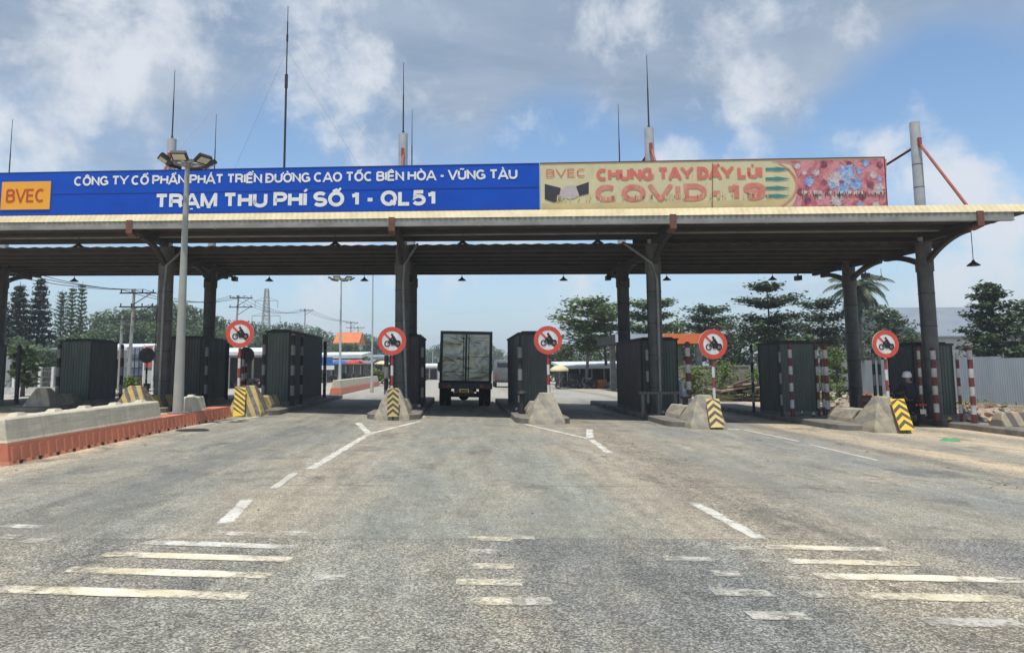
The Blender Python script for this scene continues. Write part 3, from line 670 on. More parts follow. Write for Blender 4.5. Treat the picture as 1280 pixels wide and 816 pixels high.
flatpoly(bd, [(677, 264), (677, 254.5), (985, 249.5), (985, 261.5)], .004)
for i in range(40):
    px = rr.uniform(690, 960); y0 = 251.5 - (px - 677) * .018
    flatpoly(bd, [(px, y0 - rr.uniform(3, 9)), (px + rr.uniform(.6, 2.4), y0 - rr.uniform(3, 9)), (px + rr.uniform(.4, 1.6), y0 + .5), (px - .3, y0 + .5)], .017 + .001 * (i % 5))
bd.obj('torn_strip', 'plank', sign_c, flat=True)
bd = B(oc)
for i in range(26):
    px = rr.uniform(690, 1104); y0 = 250.5 - (px - 677) * .016
    flatpoly(bd, [(px, y0 - rr.uniform(2, 6)), (px + rr.uniform(.5, 1.3), y0 - rr.uniform(2, 5)), (px + rr.uniform(.3, .9), y0 + rr.uniform(0, 2)), (px - .2, y0 + .5)], .025 + .001 * (i % 5))
for i in range(60):
    px = rr.uniform(1000, 1104); y0 = 242
    if i % 2: flatpoly(bd, [(px, y0 - rr.uniform(1, 3)), (px + rr.uniform(1, 3), y0 - 1), (px + rr.uniform(.5, 2), y0 + rr.uniform(1, 7)), (px, y0 + rr.uniform(0, 3))], .026 + .001 * (i % 5))
flatpoly(bd, [(889.5, 263), (890.3, 204), (891.2, 204), (890.6, 263)], .03)
bd.obj('dark_tears', mat('tear_dark', (.09, .05, .04), (.26, .15, .09), sc=8, rough=.8), sign_c, flat=True)
bd = B(oc)
for i in range(46):
    px = rr.uniform(1000, 1104); flatpoly(bd, [(px, 239 + rr.uniform(-1, 1)), (px + rr.uniform(.8, 2.6), 239 + rr.uniform(-1, 1)), (px + rr.uniform(.5, 1.5), 243 + rr.uniform(-1, 2)), (px, 242)], .034 + .001 * (i % 5))
bd.obj('torn_strip', 'dirtywhite', sign_c, flat=True)

# ---- tall guyed radio mast on the roof
xm = solveX(350, -.6); pm = C(xm, -.6, 6.52)
rm = thing('radio_mast', pm, 'tall thin guyed antenna mast rising above the blue board', 'antenna')
htop = P(349, 8, pm.y).z - pm.z; b = B()
b.cyl((0, 0, 0), (0, 0, htop * .66), .045, .038, 8); b.cyl((0, 0, htop * .66), (0, 0, htop * .93), .026, n=6); b.cyl((0, 0, htop * .93), (0, 0, htop), .014, n=6); b.cyl((0, 0, htop * .63), (0, 0, htop * .69), .06, n=8); b.cyl((0, 0, htop * .84), (0, 0, htop * .87), .04, n=8)
b.obj('pole', 'rod', rm)
b = B()
for a in (rad(20), rad(140), rad(260)): b.cyl((math.cos(a) * .55, math.sin(a) * .55, 0), (0, 0, 2.0), .028, n=6)
b.obj('tripod', 'mast', rm)
for (dx, dy, f) in ((-5.6, -.6, .92), (5.2, -.6, .92), (-3.4, 1.9, .8), (4.2, 2.4, .8)):
    w_ = B(); w_.cyl((dx, dy, 0.15), (0, 0, htop * f), .0045, n=4); w_.obj('guy_wire', 'mast', rm)

# ================================================================== TOLL ISLANDS
ISL = [(-20.2, 30.0, 44), (-15.5, 28.0, 41), (-11.0, 26.3, 39.5), (-6.75, 24.6, 38), (-2.1, 23.3, 36.5), (2.5, 22.3, 36), (6.95, 21.6, 35), (11.75, 21.0, 33.5), (16.15, 15.5, 32)]
ISLN = ['leftmost raised kerb island behind the pale concrete barrier', 'raised kerb island under the dark green booth on the left', 'raised kerb island carrying the left front column', 'raised kerb island behind the orange barrier carrying the long green booth',
        'raised kerb island left of the truck lane', 'raised kerb island right of the truck lane', 'raised kerb island under the two central columns', 'raised kerb island left of the motorbike rider', 'rightmost raised kerb island beside the motorbike rider']
for (x, y0, y1), lb in zip(ISL, ISLN):
    w = .84; r_ = .55
    def outline(ww, inset, z):
        pts = []; xl, xr = x - ww + inset, x + ww - inset; a0, a1 = y0 + inset, y1 - inset
        for i in range(7): t = math.pi + math.pi / 2 * i / 6; pts.append((xl + r_ + r_ * math.cos(t), a0 + r_ + r_ * math.sin(t)))
        for i in range(7): t = -math.pi / 2 + math.pi / 2 * i / 6; pts.append((xr - r_ + r_ * math.cos(t), a0 + r_ + r_ * math.sin(t)))
        pts += [(xr, a1), (xl, a1)]
        return [(px, py, g(px) + z) for px, py in pts]
    root = thing('toll_island', (x, y0, g(x)), lb, 'traffic island', 'raised kerb islands between the toll lanes')
    o_ = (x, y0, g(x))
    k_ = B(o_); k_.loft([outline(w, 0, -.05), outline(w, 0, .15), outline(w, .03, .18)]); k_.obj('kerb', 'kerb', root, flat=True)
    p_ = B(o_); pts = outline(w, .16, .186); p_.add(pts, [tuple(range(len(pts)))]); p_.obj('paving', 'paving', root, flat=True)
def iz(x): return g(x) + .186

# ---- concrete noses
def conc_noise(name, ya, bl, axis, period, amt):
    q = N(name); X = q.xyz(); v = None
    for i in range(3):
        t = q.math('MULTIPLY', X[i], axis[i]); v = t if v is None else q.math('ADD', v, t)
    v = q.math('ADD', v, q.math('MULTIPLY', q.noise(3), .05))
    f = q.math('GREATER_THAN', q.math('FRACT', q.math('DIVIDE', v, period)), .52)
    conc = q.ramp(q.noise(3.5, 8, .7), [(.32, (.40, .365, .30)), (.68, (.25, .225, .185))])
    col = q.mix(f, ya, bl)
    col = q.mix(q.rng(q.noise(6, 8, .72), .36, .62, min(1.0, 1.35 - amt), max(0.0, .85 - amt)), col, conc)
    dirt = q.rng(X[2], 0, .22, .55, 0)
    col = q.mix(q.math('MULTIPLY', dirt, q.noise(5, 6)), col, (.20, .17, .13))
    q.bump(q.noise(25, 6, .7), .35, .02)
    return q.done(col, .9)
M['nose_bright'] = conc_noise('bright_striped_concrete', (.50, .35, .09), (.085, .082, .075), (1, .25, .45), .29, .80)
M['nose_faded'] = conc_noise('faded_striped_concrete', (.40, .33, .20), (.15, .14, .125), (1, .25, .45), .42, .42)
M['nose_pale'] = conc_noise('pale_striped_concrete', (.42, .36, .24), (.19, .175, .15), (1, .2, .6), .55, .4)
NOSE = [(-15.5, 28.4, 'nose_faded', 'dark shaded concrete nose block on the far left island', .85), (-11.0, 25.6, 'nose_bright', 'yellow and black striped concrete nose peeping over the pale barrier', .95),
        (-6.8, 24.0, 'nose_bright', 'bold yellow and black striped concrete nose at the end of the orange barrier', .95), (-2.1, 23.0, 'nose_faded', 'faded striped concrete nose with upright chevron board left of the truck', .92),
        (2.55, 22.0, 'nose_pale', 'pale concrete nose without a chevron board right of the truck', .92), (7.1, 21.0, 'nose_pale', 'plain grey concrete nose with leaning chevron board before the central columns', .95), (12.15, 20.3, 'nose_faded', 'grey concrete nose with bright leaning chevron board beside the motorbike', 1.0)]
for (x, y, m, lb, h) in NOSE:
    o_ = (x, y, g(x)); root = thing('concrete_nose', o_, lb, 'concrete block', 'concrete nose blocks at the fronts of the islands', ry=CF)
    b = B()
    def rc(x0, x1, a0, a1, z): return [(x0, a0, z), (x1, a0, z), (x1, a1, z), (x0, a1, z)]
    b.loft([rc(-.56, .56, 0, 1.5, -.05), rc(-.53, .53, .05, 1.45, .12), rc(-.36, .36, .22, 1.02, h * .6), rc(-.19, .19, .36, .66, h)])
    rough_up(b.obj('peak_block', m, root, bev=.03), .032)
    b = B(); b.loft([rc(-.52, .52, 1.40, 3.0, -.05), rc(-.46, .46, 1.42, 2.96, .3), rc(-.30, .30, 1.3, 2.9, .58)])
    rough_up(b.obj('rear_block', m, root, bev=.03), .032)
    b = B(); b.cyl((.1, 1.2, .3), (.1, 1.2, h * .85), .05, n=8); b.obj('stub_post', 'pole_bw', root)
# chevron boards
def chevrons(loc, w, h, tilt, rzz, nch, my, label, lean=0.0, diag=False):
    root = thing('chevron_marker', loc, label, 'hazard marker', 'yellow and black hazard boards on the nose blocks')
    root.rotation_euler = (tilt, lean, rzz)
    b = B(); b.box((0, 0, h / 2), (w, .02, h)); b.obj('plate', my, root, flat=True)
    b = B(); per = h / nch; t = per * .46
    for i in range(nch + (1 if diag else 0)):
        z0 = per * i + per * .12
        if diag:
            zz = per * (i - .4); p = [(-w / 2, zz + w * .9), (w / 2, zz), (w / 2, zz + t), (-w / 2, zz + w * .9 + t)]
            p = [(a, min(max(c, 0), h)) for a, c in p]
            if abs(p[0][1] - p[3][1]) + abs(p[1][1] - p[2][1]) < .02: continue
            b.add([(a, -.016, c) for a, c in p], [(0, 1, 2, 3)])
        else:
            rise = w * .42
            top = lambda z: min(z, h)
            for sx in (-1, 1): b.add([(sx * w / 2, -.016, z0), (0, -.016, top(z0 + rise)), (0, -.016, top(z0 + rise + t)), (sx * w / 2, -.016, top(z0 + t))], [(0, 1, 2, 3)])
    b.obj('chevrons', 'chev_d', root, flat=True)
    b = B(); b.box((0, .03, h / 2 - .05), (.05, .04, h + .1)); b.obj('stake', 'black', root, flat=True)
chevrons((-6.9, 23.86, g(-7) + .02), .34, .98, rad(-20), 0, 6, 'chev', 'slanted hazard plate with yellow diagonals at the end of the orange barrier', lean=rad(-4), diag=True)
chevrons((-2.06, 22.98, g(-2) + .12), .34, .86, rad(-4), 0, 5, 'chev_f', 'upright pale yellow chevron board left of the truck lane')
chevrons((7.28, 20.86, g(7.2) + .06), .40, .86, rad(-24), 0, 4, 'chev_f', 'leaning worn chevron board before the central columns')
chevrons((12.43, 20.12, g(12.4) + .10), .42, .94, rad(-26), 0, 4, 'chev', 'leaning bright yellow chevron board beside the motorbike')

# ---- no-motorcycle signs
def ringpoly(r0, r1, n=40):
    vs = [(r * math.cos(2 * math.pi * i / n), r * math.sin(2 * math.pi * i / n)) for r in (r0, r1) for i in range(n)]
    return vs, [(i, (i + 1) % n, n + (i + 1) % n, n + i) for i in range(n)]
def round_sign(px, py, Y, base_z, label, rz=0.0, r=.44):
    c = P(px, py, Y); x = c.x
    root = thing('no_motorbike_sign', (x, Y, base_z), label, 'road sign', 'round no motorbike signs on the island noses', rz=rz)
    H = c.z - base_z
    b = B(); b.cyl((0, .04, 0), (0, .04, H + .2), .042, n=12); b.obj('pole', 'pole_sign', root)
    b = B(); b.cyl((0, .0, H), (0, -.02, H), r, n=48); d = b.obj('disc', 'white', root)
    b = B(); b.cyl((0, .006, H), (0, .0, H), r, n=48); b.obj('disc_back', 'gutter', d)
    def put(bd, pts, f, yy): bd.add([(p[0] * r, yy, H + p[1] * r) for p in pts], f)
    b = B(); vs, fs = ringpoly(.70, 1.0); put(b, vs, fs, -.026)
    b.obj('red_ring', 'red', d, flat=True)
    b = B(); s2 = math.sqrt(.5); q_ = .075
    put(b, [(-.72 * s2 - q_ * s2, .72 * s2 - q_ * s2), (.72 * s2 - q_ * s2, -.72 * s2 - q_ * s2), (.72 * s2 + q_ * s2, -.72 * s2 + q_ * s2), (-.72 * s2 + q_ * s2, .72 * s2 + q_ * s2)], [(0, 1, 2, 3)], -.025)
    b.obj('red_slash', 'red', d, flat=True)
    b = B(); ox, oy = .04, -.02
    def blk(pts, k=0): put(b, [(p[0] + ox, p[1] + oy) for p in pts], [tuple(range(len(pts)))], -.030 - .001 * k)
    def ring(cx, cy, r0, r1, k=0):
        vs, fs = ringpoly(r0, r1, 24); put(b, [(v[0] + cx + ox, v[1] + cy + oy) for v in vs], fs, -.030 - .001 * k)
    ring(-.36, -.18, .14, .215); ring(.38, -.18, .09, .205, 1); ring(.38, -.18, 0.001, .05)
    blk([(-.36, -.2), (-.30, -.2), (-.14, .12), (-.20, .14)], 2)                 # fork
    blk([(-.28, .15), (-.10, .13), (.10, .06), (.50, .04), (.60, -.10), (.26, -.08), (.18, -.29), (-.08, -.29), (-.16, -.02), (-.26, .08)], 3)  # tank, engine, tail
    blk([(-.20, .17), (-.04, .26), (-.02, .37), (.10, .40), (.20, .24), (.32, .04), (.06, .04), (.02, .17), (-.16, .10)], 4)   # rider
    blk([(.08, .04), (.22, .02), (.14, -.18), (.22, -.26), (.04, -.27), (.04, -.10)], 5)  # leg
    blk([(-.03 + .088 * math.cos(t * math.pi / 6), .45 + .088 * math.sin(t * math.pi / 6)) for t in range(12)], 6)  # head
    b.obj('motorbike_symbol', 'blackp', d, flat=True)
    return root
round_sign(300, 417, 24.4, iz(-7) + .45, 'round no motorbike sign on a red and white pole above the bold striped nose', rz=.06)
round_sign(490, 426, 23.35, iz(-2) + .3, 'round no motorbike sign above the upright chevron board left of the truck', rz=-.05)
round_sign(685, 425, 22.7, iz(2.5) + .4, 'round no motorbike sign right of the truck beside the dark booth', r=.435)
round_sign(891, 430, 21.6, iz(7) + .4, 'round no motorbike sign right of the orange fascia', r=.445, rz=.09)
round_sign(1106.5, 430, 21.0, iz(12) + .4, 'rightmost round no motorbike sign, above the motorbike rider', r=.405)

# ================================================================== BOOTHS
def booth(x0, x1, y0, y1, h, mfront, mside, label, top='booth_top'):
    zb = iz((x0 + x1) / 2) - .01
    o_ = ((x0 + x1) / 2, y0, zb); root = thing('toll_booth', o_, label, 'booth', 'sheet clad toll booths on the islands')
    w, L = x1 - x0, y1 - y0; hw = w / 2
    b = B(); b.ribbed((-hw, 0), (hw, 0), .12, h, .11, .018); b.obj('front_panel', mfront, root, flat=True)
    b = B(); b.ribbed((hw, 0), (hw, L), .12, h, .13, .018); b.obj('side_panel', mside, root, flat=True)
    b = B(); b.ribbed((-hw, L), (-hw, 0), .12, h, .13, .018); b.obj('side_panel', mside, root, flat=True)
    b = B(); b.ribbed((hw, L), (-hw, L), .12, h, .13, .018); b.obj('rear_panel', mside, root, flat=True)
    b = B(); b.mm(-hw - .06, hw + .06, -.08, L + .08, h + .002, h + .07); b.mm(-hw + .1, hw - .1, .1, L - .1, h + .072, h + .12); b.obj('roof', top, root, bev=.01)
    b = B(); b.mm(-hw - .03, hw + .03, -.04, L + .04, 0, .118); b.obj('plinth', 'kerb', root, flat=True)
    for sx in (-1, 1):
        for yy in (0, L): b = B(); b.box((sx * hw, yy, (h + .12) / 2 + .0), (.055, .055, h - .125)); b.obj('corner_trim', top, root, flat=True)
    return root
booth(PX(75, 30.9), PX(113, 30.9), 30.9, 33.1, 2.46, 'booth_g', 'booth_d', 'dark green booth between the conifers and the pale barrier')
booth(-11.55, -10.2, 30.0, 33.0, 2.5, 'booth_d', 'booth_d', 'near black booth between the lamp post and the second round column')
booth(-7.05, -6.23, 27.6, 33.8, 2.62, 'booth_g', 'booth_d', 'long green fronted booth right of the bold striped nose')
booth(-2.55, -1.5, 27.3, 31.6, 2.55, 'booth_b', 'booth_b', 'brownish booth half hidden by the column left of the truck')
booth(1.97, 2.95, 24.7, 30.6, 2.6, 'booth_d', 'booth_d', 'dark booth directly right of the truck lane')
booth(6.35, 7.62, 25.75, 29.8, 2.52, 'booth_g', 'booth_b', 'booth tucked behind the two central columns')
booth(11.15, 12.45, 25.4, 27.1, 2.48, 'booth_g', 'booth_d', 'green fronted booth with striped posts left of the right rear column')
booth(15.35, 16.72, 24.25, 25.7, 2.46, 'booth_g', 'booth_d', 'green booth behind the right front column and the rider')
b0 = booth(-20.9, -19.9, 31.6, 34.0, 2.4, 'booth_d', 'booth_d', 'black booth cut by the left edge of the view')

# ---- striped posts
def post(x, y, h, r, m, label, z=None, group='striped steel posts guarding the booths'):
    zz = iz(x) - .01 if z is None else z
    root = thing('striped_post', (x, y, zz), label, 'post', group)
    b = B(); b.cyl((0, 0, 0), (0, 0, h), r, n=14); b.lathe((0, 0, h), [(r, 0), (r * .8, r * .35), (r * .3, r * .55), (0.001, r * .6)], 14); b.obj('pipe', m, root)
    b = B(); b.cyl((0, 0, 0), (0, 0, .015), r * 1.8, n=14); b.obj('base_plate', 'black', root)
    return root
for px, Y, h, r, m, lb in ((988, 24.4, 2.42, .065, 'pole_rw', 'thick red and white post in front of the green fronted right booth'), (975, 24.6, 2.35, .04, 'pole_bw', 'thin post just left of the thick one at the right booth'),
        (1032, 24.2, 2.4, .075, 'pole_rw', 'thickest red and white post right of the green fronted booth'), (1021, 24.6, 2.4, .045, 'pole_rw', 'thin red and white post hugging the right corner of the green fronted booth'), (1027, 25.3, 2.2, .045, 'pole_rw', 'thin red and white post half hidden behind the thickest post'),
        (1149, 23.2, 2.36, .05, 'pole_rw', 'thin red and white post left of the right front column'), (1167, 22.9, 2.3, .08, 'pole_rw', 'thick red and white post in front of the right front column'),
        (1197, 22.6, 2.15, .05, 'pole_rw', 'thin red and white post before the blue grey fence'), (1213, 22.0, 2.3, .075, 'pole_rw', 'thick red and white post rightmost before the blue grey fence'),
        (860, 24.6, 2.4, .085, 'pole_rw', 'thick rusty red and white post below the orange fascia'), (940, 26.8, 2.45, .05, 'pole_bw', 'dark frame post left of the green fronted right booth'), (1099, 24.0, 2.3, .055, 'pole_bw', 'dark post right behind the rightmost round sign'), (1092, 24.2, 2.3, .05, 'pole_bw', 'slim dark post just left of the post behind the rightmost sign'),
        (366, 27.3, 2.55, .075, 'pole_bw', 'thick dark banded post at the corner of the long green booth'), (377, 28.6, 2.55, .05, 'pole_bw', 'thin banded post along the side of the long green booth'), (329.5, 27.0, 2.5, .06, 'pole_bw', 'black and white post left of the long green booth'), (406, 34.2, 2.5, .07, 'pole_bw', 'dark post at the far end of the long green booth'),
        (304, 30.0, 1.9, .06, 'pole_rw', 'red and white post right behind the first round sign pole'), (483, 23.8, 2.2, .07, 'pole_bw', 'dark banded post behind the pole of the second round sign'), (528, 27.1, 2.5, .06, 'pole_bw', 'banded post at the truck side corner of the brownish booth'),
        (650, 24.4, 2.2, .075, 'pole_bw', 'dark banded post at the front corner of the booth right of the truck'), (809, 24.9, 2.3, .05, 'pole_bw', 'banded post left of the central front column'), (152, 31, 2.3, .06, 'pole_bw', 'dark post right of the dark green booth'), (73, 30.4, 2.3, .07, 'pole_bw', 'black and white post at the left corner of the dark green booth'),
        (211, 29.2, 2.5, .06, 'pole_bw', 'black and white post between the left column and the near black booth'), (258, 29.6, 2.4, .06, 'pole_bw', 'banded post at the front corner of the near black booth'), (283, 33.4, 2.4, .1, 'black', 'stout black post right of the near black booth'), (23, 31, 2.3, .08, 'black', 'stout black post near the left edge of the view')):
    post(PX(px, Y), Y, h, r, M[m], lb)
# guard rail at the central column (three short pipes with a top rail)
rt = thing('guard_rail', (6.5, 24.0, iz(6.5)), 'low grey pipe rail with three legs in front of the central column', 'guard rail')
b = B(); b.tube([(-.62, .35, .72), (.62, -.05, .72)], .05, 8); b.obj('rail', 'steel', rt)
for i in range(3): b = B(); b.cyl((-.5 + .5 * i, .3 - .16 * i, 0), (-.5 + .5 * i, .3 - .16 * i, .7), .07, n=10); b.obj('leg', 'steel', rt)
# short bollards on the island left of the fourth sign
for px, Y, lb in ((855, 23.2, 'short dark bollard with a flat cap below the orange fascia'), (872, 23.0, 'short dark bollard just left of the fourth sign pole'), (652, 24.0, 'short grey bollard at the foot of the dark booth right of the truck')):
    x = PX(px, Y); r_ = thing('bollard', (x, Y, iz(x)), lb, 'bollard', 'short dark bollards on the islands')
    b = B(); b.cyl((0, 0, 0), (0, 0, .62), .085, n=12); b.obj('stem', 'booth_top', r_)
    b = B(); b.lathe((0, 0, .6), [(.0, .0), (.15, .0), (.16, .06), (.10, .13), (0.001, .14)], 12); b.obj('cap', 'booth_top', r_)
# amber kerb reflectors
for i, (px, py) in enumerate(((1187, 524), (1210.5, 524.5), (1238, 526.5), (1017, 518), (1039, 519.5), (1002, 516), (829, 516), (839, 517.5), (355, 503), (364, 504), (371, 501), (385, 497), (646, 512), (524, 508))):
    d = ray(px, py); t = 1
    for _ in range(40): t = (iz(d.x * t) - CH + .06) / d.z
    x, y = d.x * t, d.y * t
    lbl = ['amber kerb reflector left of the thin post before the fence', 'amber kerb reflector at the foot of the rightmost thick post', 'amber kerb reflector beside the striped block at the right edge', 'pale kerb reflector below the green fronted right booth', 'pale kerb reflector below the thickest right post', 'pale kerb reflector at the left front foot of the right booth',
           'pale amber kerb reflector at the foot of the central booth', 'pale kerb reflector right of the central booth corner', 'amber kerb reflector at the corner of the long green booth', 'pale kerb reflector second along the long green booth', 'pale kerb reflector third along the long green booth', 'farthest kerb reflector along the long green booth', 'pale kerb reflector at the foot of the booth right of the truck', 'reddish kerb reflector at the foot of the brownish booth'][i]
    r_ = thing('kerb_reflector', (x, y, iz(x)), lbl, 'reflector', 'small lamp like reflectors on the island kerbs')
    b = B(); b.cyl((0, 0, -.002), (0, 0, .035), .06, n=10); b.obj('foot', 'black', r_)
    b = B(); b.ball((0, 0, .08), .062, 10); b.obj('lens', 'bulb' if i in (0, 1, 2, 8) else 'dirtywhite', r_)

# ================================================================== BARRIER AND LAMP POST
q = N('orange_plastic'); Xo = q.xyz()
col = q.ramp(q.noise(2.5, 7, .65), [(.3, (.60, .200, .115)), (.7, (.44, .155, .095))])
col = q.mix(q.math('MULTIPLY', q.rng(Xo[2], 0, .12, .7, 0), q.noise(6, 5)), col, (.26, .18, .12)); q.bump(q.noise(30, 4), .15); M['orange_base'] = q.done(col, .6)
q = N('pale_concrete')
col = q.ramp(q.noise(2, 8, .7, (1, 1, .35)), [(.3, (.60, .55, .43)), (.68, (.43, .39, .30))])
col = q.mix(q.rng(q.noise(2.6, 6, .7, (1, 5, .3)), .52, .7, 0, .55), col, (.27, .25, .19)); q.bump(q.noise(24, 6, .7), .3, .02); M['pale_concrete'] = q.done(col, .9)
def plinth(y0, y1, label):
    x = -7.42; zb = g(x); r_ = thing('orange_barrier', (x, y0, zb), label, 'barrier', 'orange ribbed barrier bases along the left lane')
    b = B(); L = y1 - y0
    b.loft([[(-.36, 0, 0), (.36, 0, 0), (.36, L, 0), (-.36, L, 0)], [(-.33, .02, .06), (.33, .02, .06), (.33, L - .02, .06), (-.33, L - .02, .06)], [(-.29, .03, .33), (.29, .03, .33), (.29, L - .03, .33), (-.29, L - .03, .33)]])
    n = int(L / .26)
    for i in range(n):
        y = .15 + i * (L - .3) / max(1, n - 1)
        b.loft([[(.32, y - .06, .05), (.348, y - .04, .05), (.348, y + .04, .05), (.32, y + .06, .05)], [(.28, y - .06, .27), (.313, y - .04, .27), (.313, y + .04, .27), (.28, y + .06, .27)]])
    b.m = 1
    for i in range(int(L / .55)): b.box((.362, .3 + i * .55, .035), (.02, .07, .05))
    b.obj('body', ['orange_base', 'booth_top'], r_, flat=True)
plinth(12.35, 20.5, 'long orange ribbed barrier base in the left foreground')
plinth(20.53, 23.75, 'short orange ribbed barrier base between lamp post and striped nose')
def jersey(y0, y1, label, lugs):
    x = -7.42; zb = g(x) + .332; r_ = thing('concrete_barrier', (x, y0, zb), label, 'barrier', 'pale concrete blocks standing on the orange base')
    L = y1 - y0; b = B()
    b.loft([[(-.30, 0, 0), (.27, 0, 0), (.27, L, 0), (-.30, L, 0)], [(-.28, .02, .05), (.25, .02, .05), (.25, L - .02, .05), (-.28, L - .02, .05)], [(-.22, .04, .37), (.19, .04, .37), (.19, L - .04, .37), (-.22, L - .04, .37)], [(-.19, .06, .40), (.16, .06, .40), (.16, L - .06, .40), (-.19, L - .06, .40)]])
    rough_up(b.obj('body', 'pale_concrete', r_, bev=.015), .016, 5)
    for yy in lugs:
        b = B(); b.loft([[(-.12, yy - .16, .398), (.06, yy - .16, .398), (.06, yy + .16, .398), (-.12, yy + .16, .398)], [(-.09, yy - .1, .45), (.03, yy - .1, .45), (.03, yy + .1, .45), (-.09, yy + .1, .45)]]); b.obj('lifting_lug', 'pale_concrete', r_)
jersey(12.4, 18.55, 'long pale concrete barrier standing on the orange base', (.75, 1.9, 3.0, 4.3, 5.6))
jersey(20.6, 21.7, 'short pale concrete barrier right of the lamp post', (.7,))
def floodmast(loc, H, r0, n, R_, label, tilt=0.0, hs=1.0, m='mast'):
    root = thing('floodlight_mast', loc, label, 'lamp post', 'floodlight masts with a ring of lamps')
    b = B(); b.cyl((0, 0, 0), (0, 0, H), r0, r0 * .42, 16); b.obj('pole', m, root)
    b = B(); b.cyl((0, 0, 0), (0, 0, .03), r0 * 1.9, n=12); b.obj('base_plate', 'gutter', root)
    b = B(); b.lathe((0, 0, H), [(R_ * .45, -.03), (R_ * .5, -.03), (R_ * .5, .03), (R_ * .45, .03), (R_ * .45, -.03)], 20); b.cyl((0, 0, H - .12), (0, 0, H + .08), r0 * .6, n=10)
    for i in range(n): a = 2 * math.pi * i / n + tilt; b.cyl((0, 0, H), (math.cos(a) * R_ * .8, math.sin(a) * R_ * .8, H + .02), .025, n=6)
    b.obj('ring', 'gutter', root)
    for i in range(n):
        a = 2 * math.pi * i / n + tilt
        mt = Matrix.Rotation(a - math.pi / 2, 3, 'Z') @ Matrix.Rotation(rad(-58), 3, 'X')   # face outward and down
        c = Vector((math.cos(a) * R_ * .82, math.sin(a) * R_ * .82, H + .03))
        b = B(); b.box(c, (.40 * hs, .09, .28 * hs), mtx=mt)
        for k in range(5): b.box(c + mt @ Vector(((k - 2) * .07 * hs, -.065, 0)), (.012, .05, .24 * hs), mtx=mt)
        h_ = b.obj('floodlight', 'black', root, flat=True)
        b = B(); b.box(c + mt @ Vector((0, .048, 0)), (.32 * hs, .008, .2 * hs), mtx=mt); b.obj('lens', 'glass', h_, flat=True)
yl = 20.2; xl = -7.40; ztop = P(243, 204, yl).z
floodmast((xl, yl, g(xl) + .334), ztop - g(xl) - .334, .135, 6, .72, 'grey lamp post with six floodlights standing on the orange barrier base', tilt=-math.pi / 2, m='lamp_grey')
xl2 = PX(425, 70); floodmast((xl2, 70, g(xl2)), P(425, 349, 70).z - g(xl2), .14, 6, 1.25, 'distant floodlight mast behind the long green booth', tilt=.3, hs=1.6)
# things lying on the road
M['litter'] = mat('green_plastic', (.05, .26, .10), (.10, .32, .15), sc=20, rough=.5)
p = G(1187, 551); b = B((p.x, p.y, p.z)); rr = random.Random(4)
ringA = [(p.x + .24 * math.cos(t) * rr.uniform(.7, 1.2), p.y + .20 * math.sin(t) * rr.uniform(.7, 1.2), p.z + .006) for t in [i * .7 for i in range(9)]]
ringB = [(p.x + .12 * math.cos(t), p.y + .1 * math.sin(t), p.z + .05 + .03 * rr.random()) for t in [i * .7 for i in range(9)]]
b.loft([ringA, ringB]); tag(b.obj('plastic_bag', 'litter'), 'crumpled green plastic scrap lying on the right lane', 'litter')
p = G(240, 538); b = B((p.x, p.y, p.z)); b.loft([[(p.x + .42 * math.cos(t) , p.y + .30 * math.sin(t), p.z + .004) for t in [i * math.pi / 6 for i in range(12)]], [(p.x + .34 * math.cos(t), p.y + .25 * math.sin(t), p.z + .03) for t in [i * math.pi / 6 for i in range(12)]]])
tag(b.obj('rubber_mat', 'black'), 'flat black rubber piece on the road beside the orange barrier', 'debris')
# striped low block at the right edge
bx, by = PX(1268, 21.0), 21.0; r_ = thing('concrete_block', (bx, by, iz(bx)), 'low diagonally striped concrete block at the right edge', 'concrete block')
b = B(); b.loft([[(-.75, -.3, 0), (.75, -.3, 0), (.75, .3, 0), (-.75, .3, 0)], [(-.62, -.16, .42), (.62, -.16, .42), (.62, .16, .42), (-.62, .16, .42)]]); b.obj('body', striped('block_stripes', (.13, .115, .095), (.36, .31, .22), .42, (1, 0, .3), dirt_amt=.4), r_, bev=.03)
HOUSE_TREES = []
# continuing median barrier beyond the plaza
def plinth_far(x, y0, y1):
    r_ = thing('median_barrier', (x, y0, g(x)), 'distant pale median barrier with orange foot beyond the long green booth', 'barrier')
    L = y1 - y0
    b = B(); b.loft([[(-.36, 0, 0), (.36, 0, 0), (.36, L, 0), (-.36, L, 0)], [(-.29, .03, .36), (.29, .03, .36), (.29, L - .03, .36), (-.29, L - .03, .36)]]); b.obj('base', 'orange_base', r_, bev=.02)
    b = B(); b.loft([[(-.27, .05, .362), (.27, .05, .362), (.27, L - .05, .362), (-.27, L - .05, .362)], [(-.18, .09, .8), (.18, .09, .8), (.18, L - .09, .8), (-.18, L - .09, .8)]]); b.obj('top', 'pale_concrete', r_, bev=.02)
plinth_far(-7.0, 42.5, 62)

# ================================================================== VEHICLES
M['tyre'] = mat('tyre', (.022, .021, .02), (.035, .033, .03), sc=9, rough=.85)
M['rim'] = mat('wheel_rim', (.22, .22, .22), (.14, .13, .12), sc=5, rough=.5)
M['truck_frame'] = mat('truck_frame', (.07, .085, .085), (.045, .056, .058), sc=2.5, rough=.5)
q = N('dented_steel_door'); col = q.ramp(q.noise(2.2, 5, .6, (1, 1, 1.6), .8), [(.3, (.70, .67, .53)), (.7, (.47, .45, .35))])
col = q.mix(q.rng(q.xyz()[2], .9, 1.9, .45, 0), col, (.26, .22, .16)); q.bump(q.noise(1.15, 2, .45, (1, 1, 1.4), .9), 1.0, .15); M['door_steel'] = q.done(col, .42, .75, .5)
M['sill'] = mat('truck_sill', (.13, .14, .14), (.09, .095, .095), sc=3, rough=.55)
M['chassis'] = mat('chassis', (.02, .02, .02), (.05, .045, .04), sc=4, rough=.8)
